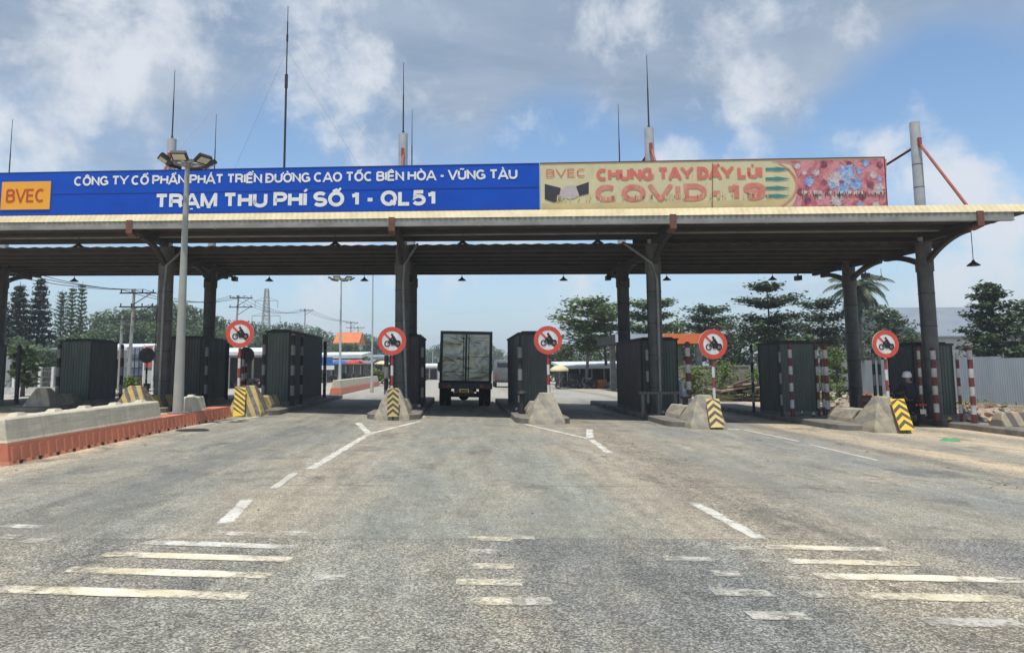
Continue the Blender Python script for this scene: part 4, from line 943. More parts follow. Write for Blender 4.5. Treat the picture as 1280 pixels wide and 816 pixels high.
M['plate_y'] = mat('plate_yellow', (.80, .58, .05), (.7, .5, .05), sc=9, rough=.5)
M['tail_red'] = mat('tail_light', (.35, .02, .02), (.25, .02, .02), sc=9, rough=.3, spec=.5)
M['tail_amber'] = mat('amber_light', (.5, .2, .02), rough=.3, spec=.5)
M['screen'] = mat('dark_window', (.03, .04, .045), rough=.12, spec=.6)
def wheel(bd, c, r, w):
    c = Vector(c); prof = [(r * .55, -w / 2), (r * .93, -w / 2), (r, -w * .38), (r, w * .38), (r * .93, w / 2), (r * .55, w / 2)]
    bd.lathe(c, prof, 24, Vector((1, 0, 0)))
def box_truck():
    c0 = (G(550, 508) + G(611, 508)) / 2; x = PX(581, 31.5)
    t = thing('box_truck', (x, 31.4, g(x)), 'dark steel box truck seen from behind, waiting in the middle lane', 'truck', ry=CF)
    hw, L, z0, z1 = 1.1, 4.4, 1.02, 3.16
    b = B(); b.mm(-hw, hw, .06, L, z0, z1); b.obj('cargo_box', 'truck_frame', t, bev=.02)
    b = B(); fw = .11
    b.mm(-hw, -hw + fw, 0, .055, z0, z1); b.mm(hw - fw, hw, 0, .055, z0, z1); b.mm(-hw + fw, hw - fw, 0, .055, z1 - .13, z1); b.mm(-hw + fw, hw - fw, 0, .055, z0, z0 + .06); b.mm(-.035, .035, -.004, .055, z0 + .06, z1 - .13)
    for zz in (1.45, 2.0, 2.6):
        for sx in (-1, 1): b.cyl((sx * (hw - .02), -.03, zz - .07), (sx * (hw - .02), -.03, zz + .07), .03, n=8)
    b.obj('rear_frame', 'truck_frame', t, bev=.008)
    for sx in (-1, 1):
        b = B(); b.mm(min(sx * .04, sx * (hw - fw - .01)), max(sx * .04, sx * (hw - fw - .01)), .02, .05, z0 + .065, z1 - .135); d = b.obj('rear_door', 'door_steel', t)
        b = B()
        for xx in (.11,): b.cyl((sx * xx, -.012, z0 + .05), (sx * xx, -.012, z1 - .15), .016, n=8)
        for zz in (1.3, 2.0, 2.85): b.box((sx * .11, -.012, zz), (.07, .05, .05))
        b.obj('lock_rod', 'truck_frame', d)
        b = B(); b.mm(min(sx * .06, sx * .95), max(sx * .06, sx * .95), .006, .018, 2.075, 2.095); b.mm(min(sx * .06, sx * .95), max(sx * .06, sx * .95), .006, .018, 1.42, 1.44); b.obj('trim_strip', 'sill', d, flat=True)
    b = B(); b.mm(-hw - .03, hw + .03, -.05, .25, .74, 1.0); b.mm(-hw, hw, .25, L, .86, 1.015); b.obj('sill', 'sill', t, bev=.015)
    for sx in (-1, 1):
        b = B(); b.mm(sx * .78 - .2, sx * .78 + .2, -.065, -.045, .80, .92); lt = b.obj('tail_light', 'tail_red', t, bev=.006)
        b = B(); b.mm(sx * .68 - .06, sx * .68 + .06, -.07, -.06, .81, .91); b.obj('indicator', 'tail_amber', lt)
    b = B(); b.mm(-.45, .35, .0, .06, .46, .52)
    for xx in (-.44, .34): b.mm(xx - .03, xx + .03, 0, .06, .46, .76)
    b.obj('underrun_bar', 'sill', t, bev=.006)
    b = B(); b.mm(-.22, .13, -.012, .0, .565, .73); pl_ = b.obj('number_plate', 'plate_y', t)
    b = B(); rr = random.Random(2)
    pass
    for xa_, xb_ in ((-.42, -.23), (.14, .32)): b = B(); b.mm(xa_, xb_, .02, .05, .55, .74); b.obj('lamp_panel', 'tail_red', t)
    b = B()
    for sx in (-1, 1): b.mm(sx * .42 - .05, sx * .42 + .05, .3, 5.6, .6, .85)
    b.cyl((-.95, 1.2, .44), (.95, 1.2, .44), .09, n=10); b.ball((-.05, 1.2, .43), (.24, .22, .22), 12)
    for sx in (-1, 1): b.box((sx * .55, 1.2, .55), (.1, 1.2, .07))
    b.obj('chassis', 'chassis', t)
    for sx in (-1, 1):
        for k, off in enumerate((.98, .72)):
            b = B(); wheel(b, (sx * off, 1.2, .42), .42, .23); w_ = b.obj('wheel', 'tyre', t)
            b = B(); b.lathe((sx * off, 1.2, .42), [(.001, -.06), (.1, -.06), (.12, .0), (.24, .02), (.235, .08)], 16, Vector((sx, 0, 0))); b.obj('rim', 'rim', w_)
        b = B(); wheel(b, (sx * .9, 5.3, .42), .42, .24); w_ = b.obj('wheel', 'tyre', t); b = B(); b.lathe((sx * .9, 5.3, .42), [(.001, .02), (.1, .02), (.24, .02), (.235, .1)], 16, Vector((sx, 0, 0))); b.obj('rim', 'rim', w_)
        b = B(); b.mm(sx * .85 - .25, sx * .85 + .25, .66, .68, .2, .75); b.obj('mudflap', 'tyre', t)
        b = B(); b.tube([(sx * 1.0, 5.9, 1.9), (sx * 1.28, 5.85, 1.95), (sx * 1.28, 5.85, 1.4)], .02, 6); b.box((sx * 1.28, 5.8, 1.65), (.18, .07, .42)); b.obj('mirror', 'black', t)
    b = B(); b.loft([[(-1.0, 4.6, .6), (1.0, 4.6, .6), (1.0, 6.25, .6), (-1.0, 6.25, .6)], [(-1.02, 4.6, 1.5), (1.02, 4.6, 1.5), (1.02, 6.3, 1.5), (-1.02, 6.3, 1.5)], [(-.95, 4.6, 2.3), (.95, 4.6, 2.3), (.95, 5.9, 2.3), (-.95, 5.9, 2.3)]]); cb = b.obj('cab', mat('cab_paint', (.12, .2, .3), rough=.35, spec=.5), t, bev=.05)
    b = B(); b.add([(-.86, 6.32, 1.5), (.86, 6.32, 1.5), (.80, 5.96, 2.2), (-.80, 5.96, 2.2)], [(0, 1, 2, 3)]); b.obj('windscreen', 'screen', cb, flat=True)
box_truck()
def small_van(px, Y, label, mm_, w=1.75, h=2.1):
    x = PX(px, Y); t = thing('delivery_van', (x, Y, g(x)), label, 'van', ry=CF)
    hw = w / 2
    b = B(); b.loft([[(-hw, 0, .45), (hw, 0, .45), (hw, 4.2, .45), (-hw, 4.2, .45)], [(-hw, -.02, 1.1), (hw, -.02, 1.1), (hw, 4.3, 1.1), (-hw, 4.3, 1.1)], [(-hw * .93, .08, h - .1), (hw * .93, .08, h - .1), (hw * .93, 3.3, h - .1), (-hw * .93, 3.3, h - .1)], [(-hw * .86, .16, h), (hw * .86, .16, h), (hw * .86, 3.1, h), (-hw * .86, 3.1, h)]]); b.obj('body', mm_, t, bev=.04)
    b = B(); b.add([(-hw * .8, .0, 1.25), (hw * .8, .0, 1.25), (hw * .78, .06, h - .25), (-hw * .78, .06, h - .25)], [(0, 1, 2, 3)]); b.obj('rear_window', 'screen', t, flat=True)
    b = B(); b.mm(-hw, hw, -.08, .04, .42, .62); b.obj('bumper', 'chassis', t)
    for sx in (-1, 1):
        b = B(); b.mm(sx * hw * .88 - .07, sx * hw * .88 + .07, -.035, .0, .75, 1.2); b.obj('tail_light', 'tail_red', t)
        for yy in (.8, 3.4): b = B(); wheel(b, (sx * (hw - .12), yy, .32), .32, .2); b.obj('wheel', 'tyre', t)
small_van(632, 62, 'small grey van far ahead right of the box truck', 'sill', w=1.9, h=2.3)

# ---- motorbike and rider
mx, my = PX(1140, 23.3), 23.3
def motorbike():
    t = thing('motorbike', (mx, my, g(mx)), 'dark underbone motorbike stopped beside the right column', 'motorbike', rz=rad(3))
    for yy in (0.0, 1.22):
        b = B(); n = 22
        wheel(b, (0, yy, .29), .29, .085); w_ = b.obj('wheel', 'tyre', t)
        b = B(); b.lathe((0, yy, .29), [(.16, -.02), (.175, -.03), (.175, .03), (.16, .02)], 18, Vector((1, 0, 0))); b.cyl((-.05, yy, .29), (.05, yy, .29), .045, n=10)
        for k in range(3): a = k * math.pi / 3; b.cyl((0, yy - math.cos(a) * .17, .29 - math.sin(a) * .17), (0, yy + math.cos(a) * .17, .29 + math.sin(a) * .17), .014, n=5)
        b.obj('rim', 'rim', w_)
    b = B(); b.loft([[(-.09, -.32, .64), (.09, -.32, .64), (.10, -.32, .74), (-.10, -.32, .74)], [(-.13, -.05, .52), (.13, -.05, .52), (.15, -.05, .74), (-.15, -.05, .74)], [(-.13, .35, .42), (.13, .35, .42), (.15, .35, .70), (-.15, .35, .70)], [(-.08, .65, .40), (.08, .65, .40), (.08, .65, .52), (-.08, .65, .52)], [(-.07, .92, .55), (.07, .92, .55), (.10, .85, .98), (-.10, .85, .98)]])
    b.obj('body', 'blackp', t, bev=.02)
    b = B(); b.loft([[(-.10, -.34, .76), (.10, -.34, .76), (.09, -.34, .80), (-.09, -.34, .80)], [(-.14, .0, .745), (.14, .0, .745), (.13, .0, .81), (-.13, .0, .81)], [(-.12, .42, .70), (.12, .42, .70), (.10, .42, .76), (-.10, .42, .76)]]); b.obj('seat', 'tyre', t, bev=.02)
    b = B(); b.loft([[(-.06, -.30, .62), (.06, -.30, .62), (.06, -.26, .62), (-.06, -.26, .62)], [(-.07, -.40, .30), (.07, -.40, .30), (.07, -.37, .30), (-.07, -.37, .30)]]); b.obj('rear_fender', 'blackp', t)
    b = B(); b.mm(-.10, .10, -.405, -.395, .40, .55); b.obj('number_plate', 'dirtywhite', t)
    b = B(); b.mm(-.10, .10, -.37, -.32, .64, .73); b.obj('tail_light', 'tail_red', t, bev=.01)
    for sx in (-1, 1): b = B(); b.ball((sx * .16, -.32, .68), (.035, .04, .03), 8); b.obj('indicator', 'tail_amber', t)
    b = B(); b.tube([(-.34, .70, 1.0), (-.22, .82, 1.03), (0, .86, 1.0), (.22, .82, 1.03), (.34, .70, 1.0)], .014, 6); b.obj('handlebar', 'rim', t)
    for sx in (-1, 1): b = B(); b.cyl((sx * .24, .8, 1.02), (sx * .30, .82, 1.22), .008, n=5); b.box((sx * .32, .81, 1.25), (.12, .02, .08)); b.obj('mirror', 'blackp', t)
    b = B()
    for sx in (-1, 1): b.cyl((sx * .05, 1.22, .29), (sx * .05, .90, .95), .02, n=6)
    b.obj('fork', 'rim', t)
    b = B(); b.cyl((.14, .25, .30), (.16, -.30, .36), .04, .05, 10); b.obj('exhaust', 'rim', t)
    b = B(); b.mm(-.10, .10, .28, .55, .20, .42); b.obj('engine', 'chassis', t, bev=.02); return t
MB = motorbike()
def skin_body(name, V_, E_, Rr, m, parent, root=0):
    me = bpy.data.meshes.new(name); me.from_pydata(V_, E_, []); o = bpy.data.objects.new(name, me); COL.objects.link(o)
    md = o.modifiers.new('s', 'SKIN')
    for i, v in enumerate(me.skin_vertices[0].data): v.radius = (Rr[i], Rr[i]) if not isinstance(Rr[i], tuple) else Rr[i]; v.use_root = (i == root)
    sb = o.modifiers.new('u', 'SUBSURF'); sb.levels = 2; sb.render_levels = 2
    bpy.context.view_layer.update()
    dg = bpy.context.evaluated_depsgraph_get(); m2 = bpy.data.meshes.new_from_object(o.evaluated_get(dg)); m2.materials.clear(); m2.materials.append(M[m]); m2.shade_smooth()
    bpy.data.objects.remove(o); o2 = bpy.data.objects.new(name, m2); COL.objects.link(o2)
    if parent: o2.parent = parent
    return o2
M['skin'] = mat('skin', (.32, .19, .13), (.28, .165, .11), sc=5, rough=.6)
M['jacket'] = mat('dark_jacket', (.018, .018, .026), (.028, .028, .038), sc=6, rough=.85, bump=.3, bsc=14)
M['trousers'] = mat('dark_trousers', (.03, .032, .045), (.05, .05, .06), sc=6, rough=.9, bump=.3, bsc=14)
def rider():
    t = thing('person', (mx, my, g(mx)), 'motorbike rider in dark clothes and a white helmet, seen from behind', 'person', rz=rad(3))
    V_ = [(0, .18, .86), (0, .17, 1.05), (0, .22, 1.24), (0, .25, 1.36), (0, .26, 1.45), (0, .27, 1.56), (0, .28, 1.66)]   # pelvis..head
    Rr = [(.13, .11), (.145, .11), (.165, .11), (.12, .09), (.05, .05), (.085, .095), (.06, .07)]
    E_ = [(i, i + 1) for i in range(6)]
    def add(p, r, par): V_.append(p); Rr.append(r); E_.append((par, len(V_) - 1)); return len(V_) - 1
    for sx in (-1, 1):
        a = add((sx * .19, .24, 1.33), .062, 3); a = add((sx * .29, .36, 1.12), .046, a); a = add((sx * .30, .60, 1.03), .036, a); add((sx * .30, .70, 1.02), .03, a)
        l = add((sx * .12, .30, .82), .085, 0); l = add((sx * .20, .62, .72), .062, l); l = add((sx * .17, .48, .36), .048, l); l = add((sx * .17, .50, .27), .036, l); add((sx * .18, .64, .24), .034, l)
    body = skin_body('body', V_, E_, Rr, 'skin', t)
    J = [(0, .17, .83), (0, .16, 1.06), (0, .21, 1.24), (0, .245, 1.37), (0, .25, 1.42)]; JR = [(.20, .17), (.175, .135), (.195, .135), (.145, .11), (.075, .075)]; JE = [(0, 1), (1, 2), (2, 3), (3, 4)]
    for sx in (-1, 1):
        k = len(J); J += [(sx * .20, .235, 1.335), (sx * .295, .355, 1.12), (sx * .303, .58, 1.035)]; JR += [.078, .062, .05]; JE += [(3, k), (k, k + 1), (k + 1, k + 2)]
    skin_body('jacket', J, JE, JR, 'jacket', t)
    T_ = [(0, .17, .87)]; TR = [(.17, .135)]; TE = []
    for sx in (-1, 1):
        k = len(T_); T_ += [(sx * .12, .30, .83), (sx * .20, .62, .725), (sx * .172, .48, .34)]; TR += [.105, .08, .062]; TE += [(0, k), (k, k + 1), (k + 1, k + 2)]
    skin_body('trousers', T_, TE, TR, 'trousers', t)
    b = B(); b.lathe((0, .28, 1.56), [(.125, -.02), (.138, .03), (.135, .09), (.115, .145), (.075, .18), (.001, .195)], 18); b.box((0, .42, 1.585), (.16, .09, .015)); b.obj('helmet', 'white', t)
    for sx in (-1, 1):
        b = B(); b.box((sx * .30, .69, 1.02), (.085, .075, .035))
        for k in range(4): b.tube([(sx * (.265 + .022 * k), .715, 1.035), (sx * (.265 + .022 * k), .752, 1.028), (sx * (.265 + .022 * k), .752, .995), (sx * (.265 + .022 * k), .725, .985)], [.011, .0105, .010, .009], 6)
        b.tube([(sx * .262, .68, 1.02), (sx * .245, .70, 1.0), (sx * .255, .73, .985)], [.013, .012, .01], 6); b.obj('hand', 'skin', t)
        b = B(); b.loft([[(sx * .18 - .045, .44, .21), (sx * .18 + .045, .44, .21), (sx * .18 + .04, .44, .30), (sx * .18 - .04, .44, .30)], [(sx * .18 - .05, .70, .205), (sx * .18 + .05, .70, .205), (sx * .18 + .04, .68, .25), (sx * .18 - .04, .68, .25)]]); b.obj('shoe', 'tyre', t, bev=.02)
rider()

# ================================================================== FENCE, RUBBLE, HOUSES
M['fence_sheet'] = mat('blue_grey_sheet', (.46, .50, .545), (.36, .40, .45), sc=.7, rough=.6, stretch=(1, 1, .5))
gz = g(18)
fr_ = thing('sheet_fence', (27, 30, gz), 'blue grey corrugated sheet fence behind the striped posts on the right', 'fence')
pts = [(23.2, 15.5), (26.6, 31), (29.6, 58), (27.5, 60.5)]
for (a, c) in zip(pts[:-1], pts[1:]):
    L = math.dist(a, c); n = max(1, round(L / 4.2))
    for i in range(n):
        p = [a[k] + (c[k] - a[k]) * i / n for k in (0, 1)]; r2 = [a[k] + (c[k] - a[k]) * (i + 1) / n for k in (0, 1)]
        b = B((27, 30, gz)); hh = 2.35 + random.uniform(-.06, .06); b.ribbed(p, r2, gz + .02, gz + hh, .19, .014); b.obj('sheet', 'fence_sheet', fr_, flat=True)
        b = B((27, 30, gz)); b.mm(p[0] + .05, p[0] + .11, p[1] - .03, p[1] + .03, gz, gz + 2.5); b.obj('fence_post', 'gutter', fr_, flat=True)
# pale pasted notice and scrawled marks on the fence
b = B((27, 30, gz)); c = P(1250, 472, 29.2); c.x = 26.6 - (31 - 29.2) * 3.4 / 15.5 - .05
b.box((c.x, c.y, c.z), (.012, .34, .75), rz=-.216); nt = b.obj('notice', 'dirtywhite', fr_, flat=True)
b = B((27, 30, gz)); b.box((c.x - .012, c.y, c.z - .05), (.01, .07, .34), rz=-.216, ); b.obj('notice_mark', 'blackp', nt, flat=True)
rr = random.Random(12); b = B((27, 30, gz))
for k in range(11):
    yy = 30.6 - k * .13; xx = 26.6 - (31 - yy) * 3.4 / 15.5 - .05; z0 = c.z + .12 + .2 * (k % 2)
    b.tube([(xx, yy, z0 + rr.uniform(-.1, .1)), (xx, yy - .09, z0 + rr.uniform(-.1, .1)), (xx, yy - .03, z0 + rr.uniform(-.12, .1))], .009, 4)
b.obj('scrawl', 'chassis', fr_, flat=True)
# grey panel fence farther back
f2 = thing('panel_fence', (22, 62, gz), 'far grey panel fence seen between the right booths', 'fence')
for i in range(9):
    b = B((22, 62, gz)); x0 = 19 + i * 1.25; b.mm(x0, x0 + 1.17, 61.5, 61.6, gz, gz + 2.0); b.obj('panel', 'gutter', f2, flat=True)
    b = B((22, 62, gz)); b.mm(x0 + 1.175, x0 + 1.245, 61.45, 61.65, gz, gz + 2.15); b.obj('fence_post', 'kerb', f2, flat=True)
w3 = thing('block_wall', (16, 52, g(16)), 'weathered grey block wall behind the wood pile', 'wall')
b = B((16, 52, g(16))); b.mm(15.2, 20.6, 52, 52.25, g(16), g(16) + 1.9); b.obj('wall', 'kerb', w3, flat=True)
b = B((16, 52, g(16))); b.mm(15.1, 20.7, 51.95, 52.3, g(16) + 1.902, g(16) + 2.0); b.obj('coping', 'gutter', w3, flat=True)
M['rubble'] = mat('rubble', (.36, .28, .21), (.22, .17, .13), sc=5, rough=.95, bump=.5)
M['rubble_p'] = mat('pale_rubble', (.50, .45, .38), (.34, .29, .24), sc=6, rough=.95, bump=.4)
M['brick'] = mat('brick', (.30, .13, .08), (.22, .10, .065), sc=5, rough=.9)
def rubble(name, c, rx, ry, h, n, label, seed):
    rr = random.Random(seed); t = thing(name, c, label, 'rubble')
    b = B()
    m = 14; rings = []
    for k in range(4):
        f = 1 - k / 4; rings.append([(rx * f * math.cos(2 * math.pi * i / m) * rr.uniform(.85, 1.1), ry * f * math.sin(2 * math.pi * i / m) * rr.uniform(.85, 1.1), -.02 + h * (1 - f ** 1.3) * rr.uniform(.8, 1.1)) for i in range(m)])
    b.loft(rings); b.obj('mound', 'rubble', t, flat=True)
    b = B()
    for i in range(n):
        a = rr.uniform(0, 6.28); q_ = rr.random() ** .6; x, y = rx * q_ * math.cos(a), ry * q_ * math.sin(a); z = h * (1 - q_ ** 1.3) * .9 + .03
        s_ = rr.uniform(.06, .26); b.m = rr.choice((0, 0, 1, 2)); mt = Matrix.Rotation(rr.uniform(0, 3), 3, Vector((rr.random(), rr.random(), rr.random() + .01)).normalized())
        b.box((x, y, z), (s_, s_ * rr.uniform(.5, 1), s_ * rr.uniform(.3, .7)), mtx=mt)
    o = b.obj('broken_blocks', ['rubble_p', 'rubble', 'brick'], t, flat=True); o['kind'] = 'stuff'
rubble('rubble_pile', (PX(1222, 25.5), 25.5, gz), 2.3, 1.5, .62, 170, 'brown rubble pile at the foot of the blue grey fence', 5)
rubble('rubble_pile', (PX(1072, 34), 34, gz + .02), 1.6, 1.5, .7, 120, 'pale rubble heap left of the rightmost round sign', 6)
rubble('rubble_pile', (PX(1010, 38), 38, g(15)), 1.6, 1.2, .3, 70, 'low pale rubble beside the weeds behind the right booth', 8)
cp = thing('wooden_crate', (PX(1078, 27), 27, iz(13) - .02), 'brown wooden crate standing behind the grey nose block on the right', 'crate')
b = B(); b.mm(-.17, .17, -.17, .17, 0, .62); b.obj('box', 'rubble', cp, bev=.01)
b = B()
for zz in (.08, .3, .54): b.mm(-.19, .19, -.19, -.172, zz, zz + .07)
b.obj('slats', 'brick', cp, flat=True)
def house(name, x0, x1, y0, d, zb, zw, zr, wall, roofm, label, cat='house', shutters=0, windows=0, flat_over=None, sl=0.0, dm='booth_top', group=None, ov=.4):
    t = thing(name, ((x0 + x1) / 2, y0, zb), label, cat, group); o_ = ((x0 + x1) / 2, y0, zb)
    b = B(o_); b.mm(x0, x1, y0, y0 + d, zb - .1, zw); b.obj('wall', wall, t, flat=True)
    b = B(o_)
    if flat_over is not None:
        b.prism([(x0 - ov, y0 - flat_over, zw + .003 - sl), (x0 - ov, y0 - flat_over, zw + .003 - sl + zr), (x0 - ov, y0 + d + .2, zw + .2 + zr), (x0 - ov, y0 + d + .2, zw + .2)], (x1 - x0 + 2 * ov, 0, 0))
    else:
        ym = y0 + d / 2
        b.prism([(x0 - ov, y0 - .5, zw - .05), (x0 - ov, y0 - .5, zw + .07), (x0 - ov, ym, zr), (x0 - ov, y0 + d + .5, zw + .07), (x0 - ov, y0 + d + .5, zw - .05)], (x1 - x0 + 2 * ov, 0, 0))
    b.obj('roof', roofm, t, flat=True)
    for i in range(shutters):
        w_ = (x1 - x0) / shutters; b = B(o_); b.mm(x0 + w_ * i + w_ * .08, x0 + w_ * (i + 1) - w_ * .08, y0 - .05, y0 - .003, zb, zb + min(2.4, zw - zb - .3)); b.obj('shutter', dm, t, flat=True)
        if flat_over: b = B(o_); xx = x0 + w_ * i; b.cyl((xx, y0 - flat_over + .1, zb), (xx, y0 - flat_over + .1, zw - sl), .05, n=6); b.obj('awning_post', 'gutter', t)
    for i in range(windows):
        w_ = (x1 - x0) / windows; b = B(o_); b.mm(x0 + w_ * (i + .3), x0 + w_ * (i + .7), y0 - .03, y0 - .003, zb + 1.1, zb + 2.1); wf = b.obj('window', 'dirtywhite', t, flat=True)
        b = B(o_); b.mm(x0 + w_ * (i + .33), x0 + w_ * (i + .67), y0 - .036, y0 - .031, zb + 1.16, zb + 2.04); b.obj('pane', 'screen', wf, flat=True)
    return t
M['roof_grey'] = mat('grey_roof_sheet', (.20, .235, .28), (.17, .20, .24), sc=.5, rough=.6)
M['roof_white'] = mat('white_roof_sheet', (.68, .70, .70), (.55, .57, .58), sc=.7, rough=.6)
M['roof_orange'] = mat('orange_tile', (.62, .20, .075), (.50, .16, .06), sc=1, rough=.8)
M['wall_white'] = mat('white_wall', (.62, .62, .60), (.50, .50, .48), sc=.8, rough=.9)
M['wall_pale'] = mat('pale_green_wall', (.50, .55, .50), (.40, .44, .41), sc=.8, rough=.9)
M['wall_grey'] = mat('grey_wall', (.22, .23, .23), (.16, .165, .165), sc=.8, rough=.9)
M['tarp'] = mat('blue_grey_tarp', (.26, .31, .37), (.15, .18, .23), sc=1.5, rough=.7)
M['blue_panel'] = mat('blue_panel', (.03, .13, .42), (.03, .10, .33), sc=2, rough=.5)
M['stall_dark'] = mat('stall_dark', (.035, .034, .034), (.06, .055, .05), sc=1.2, rough=.9)  # stall interiors and forecourt underside: their shade put into a dark colour
def zpx(px, py, Y): return P(px, py, Y).z
Y = 66.0; house('house', PX(1160, Y), PX(1300, Y), Y, 16, -.6, zpx(1200, 421, Y), zpx(1200, 384, Y + 8), 'wall_white', 'roof_grey', 'white house with a large plain grey roof behind the fence on the right', windows=3)
Y = 60; house('shop', PX(262, Y), PX(334, Y), Y, 6, .15, zpx(300, 439, Y), .25, 'wall_pale', 'roof_white', 'shop with white awning roof and dark shutters left of the long green booth', 'shop', shutters=4, flat_over=2.4, sl=.35)
Y = 62; house('shop', PX(113, Y), PX(178, Y), Y, 5, .15, zpx(150, 434, Y), .25, 'wall_white', 'roof_white', 'white walled shop with white awning between the two left booths', 'shop', shutters=3, flat_over=2.2, sl=.3)
Y = 64; house('shed', PX(48, Y), PX(78, Y), Y, 4, .15, zpx(60, 438, Y), .15, 'wall_grey', 'roof_grey', 'small grey shed with one window left of the dark green booth', 'shed', windows=1, flat_over=.5, sl=.05)
Y = 58; house('shop', PX(-14, Y), PX(13, Y), Y, 4, .15, zpx(5, 440, Y), .15, 'wall_white', 'roof_white', 'pale wall cut by the left edge behind the black booth', 'shop', windows=1, flat_over=.8, sl=.05)
Y = 88; house('shop', PX(398, Y), PX(452, Y), Y, 6, .15, zpx(430, 445, Y), .4, 'stall_dark', 'roof_white', 'long market shed with a white roof beyond the floodlight mast', 'shop', shutters=5, flat_over=3, sl=.3, dm='stall_dark')  # dark wall and shutters stand in for the shed's shaded inside
Y = 80; house('stall', PX(408, Y), PX(462, Y), Y, 3, .15, zpx(430, 453, Y), .15, 'stall_dark', 'wall_grey', 'low dark stall row in front of the white roofed market shed', 'stall', shutters=6, flat_over=1.5, sl=.25, dm='wall_grey')
Y = 105; house('shop', PX(456, Y), PX(492, Y), Y, 5, .15, zpx(470, 447, Y), .3, 'wall_pale', 'tarp', 'distant blue roofed shop left of the second round sign', 'shop', shutters=3, flat_over=2, sl=.2)
Y = 135; house('house', PX(419, Y), PX(446, Y), Y, 8, .15, zpx(430, 429, Y), zpx(430, 415, Y + 4), 'wall_white', 'roof_orange', 'distant house with a bright orange tiled roof among the trees', windows=3)
Y = 95; house('shop', PX(527, Y), PX(547, Y), Y, 4, .05, zpx(537, 458, Y), .2, 'wall_white', 'roof_white', 'tiny white shop just left of the box truck', 'shop', shutters=2, flat_over=1, sl=.1)
Y = 67; house('stall', PX(703, Y), PX(790, Y), Y, 5, g(10), zpx(740, 457, Y), .22, 'stall_dark', 'roof_white', 'long dark roadside stall under a pale roof behind the truck lane', 'stall', shutters=6, flat_over=3.2, sl=.25, dm='stall_dark')  # shade under the stall roof painted as dark wall and shutters
# goods at the stall
for i, (px, w_, h_, m, lb) in enumerate(((748, 1.3, .75, 'roof_orange', 'orange brown crate stack in front of the dark stall'), (762, 1.2, .6, 'rubble', 'brown crate stack at the right end of the dark stall'), (733, .7, .9, 'dirtywhite', 'pale box in front of the dark stall'), (718, .9, 1.2, 'stall_dark', 'dark cabinet under the stall roof near the umbrella'))):
    Yg = 63.0; x = PX(px, Yg); t = thing('crate_stack' if i < 2 else 'goods_box', (x, Yg, g(x) + .012), lb, 'crate' if i < 2 else 'box')
    b = B(); b.mm(-w_ / 2, w_ / 2, -.4, .4, 0, h_ * .5 - .01); b.obj('lower_box', m, t, bev=.02); b = B(); b.mm(-w_ / 2 * .94, w_ / 2 * .94, -.38, .38, h_ * .5, h_); b.obj('upper_box', m, t, bev=.02)
xu = PX(699, 60); um = thing('umbrella', (xu, 60, g(xu)), 'cream market umbrella at the left end of the dark stall', 'umbrella')
b = B(); b.cyl((0, 0, 0), (0, 0, 1.93), .025, n=8); b.obj('pole', 'gutter', um)
b = B(); b.lathe((0, 0, 1.55), [(.78, -.1), (.78, .0), (.66, .16), (.42, .30), (.18, .37), (.001, .39)], 12); b.obj('canopy', mat('umbrella_cream', (.66, .58, .36), (.58, .50, .30), sc=2, rough=.8), um, flat=True)
# fuel station style canopy with orange fascia
Yf = 52.0; x0, x1, x2 = PX(770, Yf), PX(830, Yf), PX(893, Yf); zt, zb_ = zpx(850, 417, Yf), zpx(850, 429.5, Yf)
fs = thing('forecourt_canopy', ((x0 + x2) / 2, Yf, g(14)), 'flat forecourt canopy with pale and bright orange fascia behind the central columns', 'canopy'); o_ = ((x0 + x2) / 2, Yf, g(14))
b = B(o_); b.mm(x1, x2, Yf - .1, Yf, zb_, zt); b.obj('orange_fascia', mat('bright_orange', (.78, .20, .055), (.70, .18, .05), sc=1, rough=.5), fs, flat=True)
b = B(o_); b.mm(x0, x1 - .003, Yf - .1, Yf, zb_, zt); b.obj('pale_fascia', mat('pale_blue_fascia', (.45, .52, .58), (.38, .44, .5), sc=1, rough=.5), fs, flat=True)
b = B(o_); b.mm(x0, x2, Yf + .003, Yf + 7, zb_ + .05, zt - .03); b.obj('roof', 'stall_dark', fs, flat=True)
for xx, yy in ((x0 + 1, Yf + 1), (x2 - .8, Yf + 1), (x0 + 1, Yf + 6), (x2 - .8, Yf + 6)): b = B(o_); b.mm(xx - .2, xx + .2, yy - .2, yy + .2, g(14), zb_ + .048); b.obj('pillar', 'gutter', fs, flat=True)
b = B(o_); b.mm(x1 - .5, x2 - 2.6, Yf + 5, Yf + 6.4, g(14), zb_ - .9); b.obj('kiosk', 'stall_dark', fs, flat=True)
# wood pile
wp = thing('wood_pile', (PX(925, 41), 41, g(15)), 'untidy pile of old timber boards in front of the block wall', 'wood pile'); rr = random.Random(21)
M['timber'] = mat('old_timber', (.14, .10, .07), (.075, .055, .042), sc=4, rough=.95); M['timber_p'] = mat('pale_timber', (.44, .37, .28), (.32, .26, .19), sc=4, rough=.95)
for i in range(46):
    z = rr.uniform(.05, 1.0); sp_ = 1.9 * (1.15 - z); b = B(); m_ = 'timber_p' if rr.random() < .2 else 'timber'
    a = rr.uniform(-.5, .5) + (math.pi if rr.random() < .3 else 0); L = rr.uniform(.8, 2.1); mt = Matrix.Rotation(a, 3, 'Z') @ Matrix.Rotation(rr.uniform(-.25, .25), 3, 'Y')
    b.box((rr.uniform(-sp_, sp_), rr.uniform(-.7, .7), z), (L, rr.uniform(.1, .3), rr.uniform(.04, .12)), mtx=mt); b.obj('board', m_, wp, flat=True)
b = B(); b.box((1.6, -1.0, .42), (1.3, .05, .75), mtx=Matrix.Rotation(rad(-35), 3, 'X')); b.obj('board', 'timber_p', wp)
